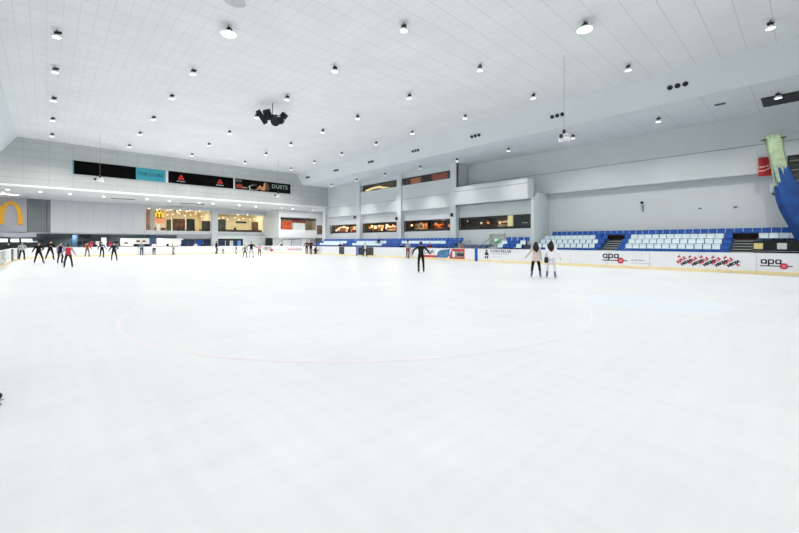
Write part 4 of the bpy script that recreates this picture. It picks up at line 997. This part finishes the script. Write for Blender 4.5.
# far blocks below the windows
FROWS = [(33.6, .72), (34.4, 1.06), (35.2, 1.4)]
b = MB()
for y0, y1 in ((29.0, 58.1),): 
    for i, (x, z) in enumerate(FROWS): b.box(x, XW if i == 2 else FROWS[i + 1][0], y0, y1, -.05, z)
    b.box(33.1, 33.6, y0, y1, -.05, .75)
struct('trim_6', STEPM, b)
struct('trim_6', mat('stand front blue', '1b3f8a', .5), MB().box(33.0, 33.1, 29.0, 57.2, -.05, 1.22))
b = MB()
for y0, y1 in ((19.2, 22.3), (23.9, 29.0)):
    for i, (x, z) in enumerate(FROWS): b.box(x, XW if i == 2 else FROWS[i + 1][0], y0, y1, -.05, z)
struct('trim_6', STEPM, b)
RN2 = ['front row', 'middle row', 'back row']
bn2 = ['far corner window', 'second window from the far corner', 'third window from the far corner', 'nearest lower window']
for i, (y1, y0) in enumerate(bays):
    for r, (x, z) in enumerate(FROWS):
        n = 15; st = (y1 + .74 - y0) / n
        for k in range(n):
            y = y1 + .74 - (k + .5) * st
            if i == 3 and (22.2 < y < 27.3): continue
            if i == 3: c = 'white' if (r in (0, 1) and (20.9 < y < 22.1 - .3 * r or y < 19.9)) else 'blue'
            elif i == 2: c = 'white' if r == 1 and y < 37.6 else 'blue'
            else: c = 'white' if r in (0, 1) and 1 < k < n - 2 else 'blue'
            seat_far(x + .55, y, z, c, '%s seat, %s below the %s, %s from left' % (c, RN2[r], bn2[i], ordinal(k + 1)), 'seats below the %s' % bn2[i])
# vomitory with exit door, rails
struct('door_2', mat('pale door frame', 'c6ccca', .5), MB().box(36.5, XW, 22.5, 22.62, -.05, 2.6).box(36.5, XW, 24.3, 24.42, -.05, 2.6).box(36.5, XW, 22.5, 24.42, 2.5, 2.62).box(36.58, XW, 22.62, 24.3, -.05, 2.5))
b = MB().use(mat('stair tread grey', 'a9b0b0', .7, .06))
for k in range(6): b.box(33.4 + .42 * k, 36.5, 22.4, 23.9, -.05, .2 + .2 * k)
struct('stairs', None, b)
b = MB()
for k in range(7): b.box(33.0 + .5 * k, 36.6, 27.5, 28.8, -.05, .1 + .18 * k)
p = on_x(496.5, 240.2, 36.45); exit_sign((36.42, p.y, p.z), 'x', 'small lit green exit sign on pale door between blue seats')
for y, lb in ((22.35, 'right'), (24.0, 'left')):
    t = empty('handrail', (33.2, y, FLZ), 'steel handrail on the %s side of the steps to the exit door' % lb, 'rail')
    MB().tube((0, 0, 1.05), (3.2, 0, 2.3), .03).tube((0, 0, .55), (3.2, 0, 1.8), .02).obj('rail', STEEL, t)
    for u, h in ((0, 1.05), (1.6, 1.67), (3.2, 2.3)): MB().tube((u, 0, -.05), (u, 0, h), .025, None, 8).obj('post', STEEL, t)
t = empty('ramp_barrier', (33.2, 24.6, FLZ), 'grey slanted railings left of the exit door', 'rail')
MB().tube((0, 2.6, .9), (0, 0, 2.0), .03).tube((0, 2.6, .5), (0, 0, 1.4), .025).obj('rail', STEEL, t)
for yy, h in ((2.6, .9), (1.3, 1.45), (0, 2.0)): MB().tube((0, yy, -.05), (0, yy, h), .03, None, 8).obj('post', STEEL, t)

# ------------------------------------------------------------------ banners on the far fascia
YBN = YF - .08
def banner(px0, px1, m, label, frame=None):
    a = on_y(px0, HZ, YF).x; c = on_y(px1, HZ, YF).x
    t = empty('banner', ((a + c) / 2, YBN, 9.52), label, 'banner')
    h = (c - a) / 2
    MB().box(-h, h, 0, .07, 0, 1.55).obj('sheet', m, t)
    if frame: MB().box(-h - .12, -h, -.02, .075, -.02, 1.57).obj('edge_trim', frame, t)
    mp = lambda u, v, hh: V(((a + c) / 2 + u, YBN - hh, 9.52 + v))
    return t, h, mp
BLK = mat('black banner cloth', '0c0d0c', .9, .1, 1, spec=.08)
banner(73.8, 135.8, BLK, 'long plain black banner at the left of the far wall', mat('teal edge', '56a9ae', .5))
t, h, mp = banner(136, 165.6, mat('teal banner cloth', '3fa3b4', .6, .06, 1), 'teal banner with dark lettering between the two black banners')
art('lettering', xf(text_polys('THE-CLUBS', .52, .012, 1.0), -.05, .78, 0, 1, 1.0), mat('dark teal ink', '245c74', .5), mp, t)
MB().box(h, h + .3, 0, .07, 0, 1.55).obj('edge_strip', WHITE, t)
t, h, mp = banner(168, 233.2, BLK, 'long black banner with two red diamond logos')
MB().box(h, h + .16, -.01, .07, 0, 1.55).obj('edge_strip', WHITE, t)
mid_ = t.location.x
for px in (181, 219.8):
    u = on_y(px, HZ, YF).x - mid_; D = []
    for a in (90, 210, 330):
        c, s = math.cos(math.radians(a)), math.sin(math.radians(a)); L = .42; w_ = .205
        D.append([(u, .78), (u + c * L / 2 - s * w_, .78 + s * L / 2 + c * w_), (u + c * L, .78 + s * L), (u + c * L / 2 + s * w_, .78 + s * L / 2 - c * w_)])
    art('logo', D, mat('bright red logo', 'd8322c', .5, .03), mp, t)['label'] = 'red three-diamond logo'
    art('lettering', xf(text_polys('MITSUBISHI', .2, .004), u, .3), mat('pale print', 'c9c9c4', .5), mp, t)
t, h, mp = banner(235.2, 290.2, mat('dark picture banner', '141716', .9, .2, 1, spec=.08), 'picture banner with orange figures and pale lettering at right end of far wall')
mid_ = t.location.x
def B(px, v): return (on_y(px, HZ, YF).x - mid_, v)
art('picture_patch', [[B(236, .15), B(236, .6), B(238.5, .8), B(242, .7), B(243, .35), B(243, .15)]], mat('picture red', '9c3a34', .5, .4, 4), mp, t)
art('picture_patch', [[B(236, 1.0), B(236, 1.5), B(241, 1.5), B(242, 1.1)]], mat('picture olive', '5b5c4a', .5, .4, 3), mp, t)
art('picture_patch', [[B(242, .2), B(247, .22), B(247, .4), B(242, .4)]], mat('picture tan', 'a58a64', .5, .2, 4), mp, t)
art('picture_patch', [[B(246.5, .3), B(248.6, .55), B(249, .25), B(255.4, .05), B(256, .95), B(251.5, .8), B(249, .62)], [B(249.2, .1), B(255.6, .1), B(255.8, .95), B(250, .6)]], mat('picture ivory', 'f1ead2', .5, .05), mp, t, .008)
art('picture_patch', [[B(256, .05), B(257.5, .5), B(260, .95), B(262.5, .55), B(264, 1.35), B(265.5, 1.3), B(265, .2), B(262, .12), B(259, .3)]], mat('picture flame', 'd99560', .5, .4, 4), mp, t, .008)
art('picture_patch', [[B(265.6, .1), B(265.8, 1.4), B(268.5, 1.2), B(269.5, .3)]], mat('picture brown', '5d4230', .5, .4, 4), mp, t)
art('lettering', xf(text_polys('DUETS', .86, .015, 1.05), (on_y(279.5, HZ, YF).x - mid_), .9, 0, 1, 1.0), mat('pale green print', '9dada7', .5), mp, t, .01)

# ------------------------------------------------------------------ ceiling fixtures
LENS = mat('lamp lens', 'f4f7f2', .4, .01, emit=2.2); LENSB = mat('lamp lens bright', 'ffffff', .4, .01, emit=14)
_c = MB(); _c.lathe([(.10, -.16), (.12, -.14), (.12, .0)], n=14); HOUS = _c.mesh('housing', BLACK, True)
_c = MB(); _c.box(-.03, .03, -.15, .15, -.02, .02).box(-.02, .02, -.02, .02, 0, .14).cbox((.12, .04, .02), .16, .1, .1); BRK = _c.mesh('bracket', BLACK)
_c = MB(); _c.lathe([(.19, -.30), (.20, -.29), (.13, -.17), (.12, -.165)], n=16); REFL = _c.mesh('reflector', mat('reflector white', 'f3f5f4', .3), True)
def lens_mesh(m):
    c = MB(); c.lathe([(.1, -.325), (.185, -.3), (.185, -.295)], n=16); return c.mesh('lens', m, True)
LN, LNB = lens_mesh(LENS), lens_mesh(LENSB)
def floodlight(x, y, z, label, bright=False, power=230, group=None):
    t = empty('ceiling_floodlight', (x, y, z), label, 'ceiling light', random.uniform(-.3, .3), group)
    for nm, me, zz in (('bracket', BRK, -.02 - .14), ('housing', HOUS, -.16), ('reflector', REFL, -.14), ('lens', LNB if bright else LN, -.14)):
        o = link(nm, me, t); o.location = (0, 0, zz); o.scale = (1.9, 1.9, 1.1) if bright and nm in ('lens', 'reflector') else (1, 1, 1)
    if power: light((x, y, z - .52), power, .4, spread=2.35 if z > 12 else 2.5 if y < 18 else 1.45)
XS = [.4, 6.9, 13.35, 19.95, 26.75]
YS = [1.3, 7.7, 14.05, 20.4, 26.9, 32.6, 39.3, 45.8, 52.6]
rown = ['leftmost row', 'second row from the left', 'centre row', 'second row from the right', 'rightmost row']
GF = 'ceiling floodlights'
for i, x in enumerate(XS):
    for j, y in enumerate(YS):
        hid = (i == 0 and j < 4) or (i == 1 and j < 3) or (i == 2 and j < 2) or (i == 3 and j < 1)
        floodlight(x, y, ZC, 'black ceiling floodlight, %s from the far end in the %s' % (ordinal(len(YS) - j), rown[i]), (i, j) in ((1, 3), (3, 1)), 320 if j == 8 else 124, GF)
for j, y in enumerate(YS):
    floodlight(33.8, y, ZS, 'black floodlight on the low side ceiling, %s from the near end' % ordinal(j + 1), False, 165 if y < 18 else 55 if y < 30 else 112, 'side ceiling floodlights')
for x in XS: light((x, -5.1, ZC - .52), 150, .5, spread=2.35)
light((33.8, -5.1, ZS - .52), 150, .5, spread=2.6)
for y in YS[::2]: light((-6, y, ZS - .1), 190, .5)
# recessed spots in the far soffit
spots = [(3, 191.5), (7.9, 188.6), (40, 191), (69.8, 193.2), (103.8, 195.7), (147, 198.2), (169.5, 199.8), (199, 201.8), (213, 202.8), (239.4, 204.6), (256, 205.7), (282, 207.3), (292.5, 208), (312.8, 209.4)]
for k, (px, py) in enumerate(spots):
    q = on_z(px, py + .6, ZB); q.y = min(max(q.y, 58.4), 72); q = Vector((*((lambda rx, ry: (q.y / ry * rx, q.y))(*ray(px))), ZB))
    t = empty('recessed_downlight', q, 'round white downlight under the far mezzanine, %s from the left' % ordinal(k + 1), 'light', 0, 'far soffit downlights')
    MB().lathe([(.15, -.05), (.2, -.04), (.2, 0)], n=16).obj('ring', WHITE, t, True); MB().lathe([(.14, -.07), (.15, -.05)], n=16).obj('lens', mat('soffit lens', 'ffffff', .4, 0, emit=12), t)
    light((q.x, q.y, ZB - .12), 225, .3)
p = on_z(9.5, 194, ZB)
t = empty('reflection_panel', (p.x, p.y, ZB), 'flat glowing panel standing for a fluorescent reflection under the mezzanine at far left', 'light'); MB().box(-.9, .9, -.5, .5, -.06, 0).obj('frame', WHITE, t); MB().box(-.8, .8, -.42, .42, -.075, -.06).obj('glow', mat('panel diffuser', 'ffffff', .4, 0, emit=5), t)  # glowing panel added in place of a fluorescent reflection
for px0, px1, py, lb in ((111, 135, 198.2, 'left'), (180, 205, 203, 'right')):
    a, c = on_z(px0, py, ZB), on_z(px1, py + 1.2, ZB)
    t = empty('ceiling_vent', ((a.x + c.x) / 2, (a.y + c.y) / 2, ZB), 'long dark slot vent under the far mezzanine, %s one' % lb, 'vent')
    L = (c - a).length / 2; t.rotation_euler = (0, 0, math.atan2(c.y - a.y, c.x - a.x))
    MB().box(-L, L, -.35, .35, -.03, 0).obj('frame', MID, t)
    for q in range(4): MB().box(-L + .1, L - .1, -.28 + .16 * q, -.2 + .16 * q, -.045, -.03).obj('slat', DARK, t)
# round air nozzles on the sloping bulkhead
nz = V((-(ZC - ZS), 0, -(31.2 - 30.07))).normalized()          # outward, down-left
for k, y in enumerate((5.9, 14, 22.1, 30.3, 38.4, 46.4, 54.5)):
    c = V((30.635, y, (ZC + ZS) / 2))
    t = empty('air_nozzle_cluster', c, 'three round black air nozzles on the sloping bulkhead, %s from the right' % ordinal(k + 1), 'vent', 0, 'bulkhead nozzles')
    for dy in (-.42, 0, .42):
        MB().tube(nz * -.02 + V((0, dy, 0)), nz * .06 + V((0, dy, 0)), .17, .15, 16).obj('nozzle', BLACK, t)
# vents on the side soffit
p = on_z(720, 104, ZS); t = empty('ceiling_vent', p, 'small dark slot vent on the side ceiling right of the floodlight', 'vent'); MB().box(-.16, .16, -.3, .3, -.04, 0).obj('frame', MID, t); MB().box(-.1, .1, -.24, .24, -.05, -.04).obj('slat', DARK, t)
t = empty('ceiling_grille', (34.6, -1.5, ZS), 'large dark rectangular grille in the side ceiling at the right edge', 'vent')
MB().box(0, 2.3, 0, 3.65, -.05, 0).obj('frame', DARK, t)
for k in range(9): MB().box(.1, 2.2, .2 + .38 * k, .34 + .38 * k, -.09, -.05).obj('slat', mat('grille slat', '4a4038', .7), t)
# pendant loudspeakers on long drops
for x, y, lb in ((3.47, 9.74, 'nearest pendant loudspeaker, its rim just showing at the top edge'), (22.8, 10.0, 'white drum loudspeaker hanging on a long drop in front of the right bulkhead'),
                 (3.96, 48.6, 'small hanging loudspeaker cluster in front of the plain black banner'), (22.95, 48.8, 'small hanging loudspeaker in front of the pale-lettered picture banner')):
    t = empty('pendant_loudspeaker', (x, y, 7.7), lb, 'loudspeaker', 0, 'pendant loudspeakers')
    MB().tube((0, 0, .75), (0, 0, ZC - 7.7), .01, None, 6).obj('drop_wire', mat('grey wire', '8b9092', .5), t)
    MB().lathe([(.08, .75), (.1, .7), (.1, .5), (.2, .46)], n=14).obj('mount', BLACK, t, True)
    MB().lathe([(.2, .46), (.3, .42), (.31, .32)], n=20).obj('cap', WHITE, t, True)
    MB().lathe([(.3, .32), (.3, .27)], n=20).obj('band', MID, t, True)
    MB().lathe([(.31, .27), (.33, .15), (.3, .03), (.24, .0)], n=20).obj('horn', WHITE, t, True)
    MB().lathe([(.2, -.015), (.24, 0)], n=20).obj('grille', mat('grille light grey', 'c3c8c8', .4), t)
    MB().cbox((-.4, 0, .3), .2, .16, .2).obj('horn_driver', DARK, t, bevel=.02); MB().tube((-.3, 0, .36), (0, 0, .44), .02, None, 6).obj('arm', BLACK, t)
# centre cluster
t = empty('loudspeaker_cluster', (13.35, 29.4, 11.9), 'black loudspeaker cluster hanging from the centre of the ceiling', 'loudspeaker')
MB().tube((0, 0, -.1), (0, 0, 1.0), .03, None, 8).obj('hanging_rod', DARK, t)
Rv = V((CS, -SN, 0)); Fv = V((SN, CS, 0))
MB().tube(Rv * -.85 + V((0, 0, .02)), Rv * .8 + V((0, 0, -.02)), .035, None, 8).tube(Fv * -.5, Fv * .5, .035, None, 8).tube((0, 0, -.15), (0, 0, .1), .07).obj('frame', DARK, t)
def spk(u, f, z, sx, sy, sz, tilt, roll):
    M_ = Matrix.Translation(Rv * u + Fv * f + V((0, 0, z))) @ Matrix.Rotation(-TH, 4, 'Z') @ Matrix.Rotation(roll, 4, 'Y') @ Matrix.Rotation(tilt, 4, 'X')
    b = MB(); b.box(-sx / 2, sx / 2, -sy / 2, sy / 2, -sz / 2, sz / 2)
    o = b.obj('loudspeaker_box', BLACK, t, bevel=.04); o.matrix_local = M_
    g = MB().box(-sx * .42, sx * .42, -sy / 2 - .012, -sy / 2, -sz * .42, sz * .42).obj('grille', mat('speaker grille', '202224', .8), o)
spk(-.86, 0, -.12, .36, .45, 1.15, .5, -.5); spk(-.35, -.1, .02, .55, .45, .8, .55, -.15); spk(.1, .15, -.25, .5, .45, .6, .6, -.2)
spk(.92, 0, -.02, .45, .4, .42, .3, .75)
b = MB().tube((0, -.25, 0), (0, .25, 0), .36, .36, 18); o = b.obj('round_loudspeaker', BLACK, t, bevel=.03); o.matrix_local = Matrix.Translation(Rv * .3 + Fv * -.1 + V((0, 0, -.5))) @ Matrix.Rotation(-TH, 4, 'Z') @ Matrix.Rotation(.5, 4, 'X')
b = MB().tube((0, -.2, 0), (0, .2, 0), .28, .28, 18); o = b.obj('round_loudspeaker', BLACK, t, bevel=.03); o.matrix_local = Matrix.Translation(Rv * .6 + Fv * .1 + V((0, 0, -.38))) @ Matrix.Rotation(-TH, 4, 'Z') @ Matrix.Rotation(.2, 4, 'X')
# small wall loudspeakers on the columns and a wall bracket
for px, py, lb in ((355.6, 217.2, 'small black loudspeaker on the second column from the far corner'), (397.2, 218.6, 'small black loudspeaker on the middle column'), (452.6, 215, 'small black loudspeaker on the column left of the box beam')):
    p = on_x(px, py, 35.9); t = empty('wall_loudspeaker', (35.95, p.y, p.z), lb, 'loudspeaker')
    MB().cbox((-.22, 0, 0), .26, .26, .4).obj('cabinet', BLACK, t, bevel=.02); MB().box(-.1, .0, -.03, .03, -.03, .03).obj('bracket', DARK, t)
p = on_x(643, 203.5, XL); t = empty('wall_camera', (XL, p.y, p.z), 'small dark camera on a bracket high on the plain right wall', 'camera')
MB().tube((-.3, 0, 0), (0, 0, -.08), .03).obj('bracket', STEEL, t); MB().ell((-.34, 0, .05), .13, None, 12, 8).obj('dome', BLACK, t, True); MB().box(-.04, 0, -.06, .06, -.75, -.1).obj('conduit', MID, t)
for px, py, lb in ((700, 208.5, 'small pale socket plate on the right wall, left one'), (735.5, 207, 'tiny dark socket on the right wall, right one')):
    p = on_x(px, py, XL); tag(MB().cbox((-.02, 0, 0), .05, .22, .12).obj('socket_plate', MID), lb, 'socket').location = (XL, p.y, p.z)
# red sign, dark shop window and the hanging blue and green cloth at right
p0, p1 = on_x(758.6, 171.5, 38.2), on_x(771.5, 168, 38.2)
t = empty('drink_sign', (38.05, p1.y, 7.15), 'red square sign with white script hanging on the right wall', 'sign', .12)
Ls = abs(p0.y - p1.y)
MB().box(0, .1, 0, Ls, -.68, .68).obj('panel', mat('sign red', 'b3272b', .4, .06), t); MB().box(.1, .5, Ls / 2 - .05, Ls / 2 + .05, .3, .4).obj('bracket', DARK, t)
Mz = Matrix.Translation(t.location) @ Matrix.Rotation(.12, 4, 'Z')
mp = lambda u, v, h: Mz @ V((-h, Ls / 2 - u, v))
t['_'] = 0; del t['_']
def art_local(name, polys, m, parent, fn, lift):
    b = MB().use(m)
    for q in polys: b._f([b.b.verts.new(fn(u, v, lift)) for u, v in q])
    return link(name, b.mesh(name, m), parent)
fnl = lambda u, v, h: V((-h, Ls / 2 - u, v))
art_local('script_lettering', xf(text_polys('Coca-Cola', .26, .006, .95, .35), 0, .02, .1, 1, 1), mat('sign pink white', 'ecc9c6', .5), t, fnl, .008)
sw = [(-.45 + .09 * k, -.3 - .16 * math.sin(k / 10 * PI) + .03 * k) for k in range(11)]
art_local('swoosh', [[sw[k], sw[k + 1], (sw[k + 1][0], sw[k + 1][1] + .07), (sw[k][0], sw[k][1] + .07)] for k in range(10)], mat('sign pink white', 'ecc9c6', .5), t, fnl, .008)
# dark window above right
ya, yb = -2.5, on_x(787.5, HZ, 38.4).y
o = struct('window_10', BLACK, MB().box(38.38, XR, ya, yb, 6.1, 6.2).box(38.38, XR, ya, yb, 7.7, 7.8).box(38.38, XR, yb - .1, yb, 6.1, 7.8).box(38.38, XR, ya, ya + .1, 6.1, 7.8).box(38.46, XR, ya, yb, 6.1, 7.8))
MB().box(38.42, 38.44, ya + .1, yb - .1, 6.2, 7.7).obj('pane', GLASS, o)
for k in range(4): MB().box(38.445, 38.46, ya, yb - .1, 6.4 + .33 * k, 6.47 + .33 * k).obj('slat', (BRN, mat('slat pale', 'a59a88', .6))[k % 2], o)
t = empty('pale_panel', (39.1, ya, 5.0), 'white panel below the dark shop window at the right edge', 'panel'); MB().box(0, .08, 0, on_x(791, HZ, 39.1).y - ya, .2, .95).box(.08, .098, .1, .3, .3, .4).obj('board', WHITE, t)
p = on_x(773, 187, 38.2); t = empty('wall_lamp', (38.35, p.y, p.z), 'small white wall lamp on a black bracket below the red sign', 'lamp'); MB().lathe([(.06, -.4), (.16, -.25), (.18, .1), (.1, .3)], n=14).obj('shade', WHITE, t, True); MB().box(-.25, .85, -.05, .05, -.52, -.44).obj('bracket', BLACK, t)
# cloth: ribbed tapering hanging, green-yellow above, blue below
XCL = 36.8
def clothp(py, wpx, cpx): 
    a = on_x(cpx - wpx / 2, py, XCL); c = on_x(cpx + wpx / 2, py, XCL); return a, c
KEY = [(139, 18, 773.5), (150, 15.5, 775.5), (162, 15, 778.5), (172, 16, 781), (180, 20, 784.5), (190, 27, 789.5), (200, 30, 793), (210, 32, 797.5), (220, 33, 803), (232, 34, 810), (244, 32, 816)]
t = empty('hanging_cloth', (XCL, on_x(773.5, HZ, XCL).y, on_x(773.5, 139, XCL).z), 'long twisted hanging cloth, pale green at the top and deep blue below', 'cloth')
def cloth_piece(keys, m, name, off=0, fringe=False):
    b = MB(); n = 28; rings = []
    for i, (py, wd, cx) in enumerate(keys):
        a, c = clothp(py, wd, cx); mid = (a + c) / 2 - t.location; hw = abs(a.y - c.y) / 2
        ring = []
        for k in range(n):
            th = 2 * PI * k / n; rr = 1 + .1 * math.sin(th * 7 + i * .5)
            dz = (-.5 * abs(math.sin(th * 5.5)) if fringe and i == len(keys) - 1 else (.35 * abs(math.sin(th * 5.5)) if off and i == 0 else 0))
            ring.append(b.b.verts.new(mid + V((math.sin(th) * hw * .45 * rr, math.cos(th) * (hw + off) * rr, dz))))
        rings.append(ring)
    for A, Bq in zip(rings, rings[1:]):
        for k in range(n): b._f([A[k], A[(k + 1) % n], Bq[(k + 1) % n], Bq[k]])
    return b.obj(name, m, t, True)
cloth_piece(KEY[:5], mat('green yellow cloth', 'a3b795', .7, .22, 2.5), 'upper_cloth', .02, True)
cloth_piece([(171, 15, 780.5)] + KEY[4:], mat('deep blue cloth', '1b4a90', .6, .25, 2), 'lower_cloth', .03)
MB().tube((-.1, -.62, 0), (-.1, .62, 0), .05).tube((-.1, 0, 0), (1.75, 0, .1), .04).obj('hanging_bar', BRN, t)
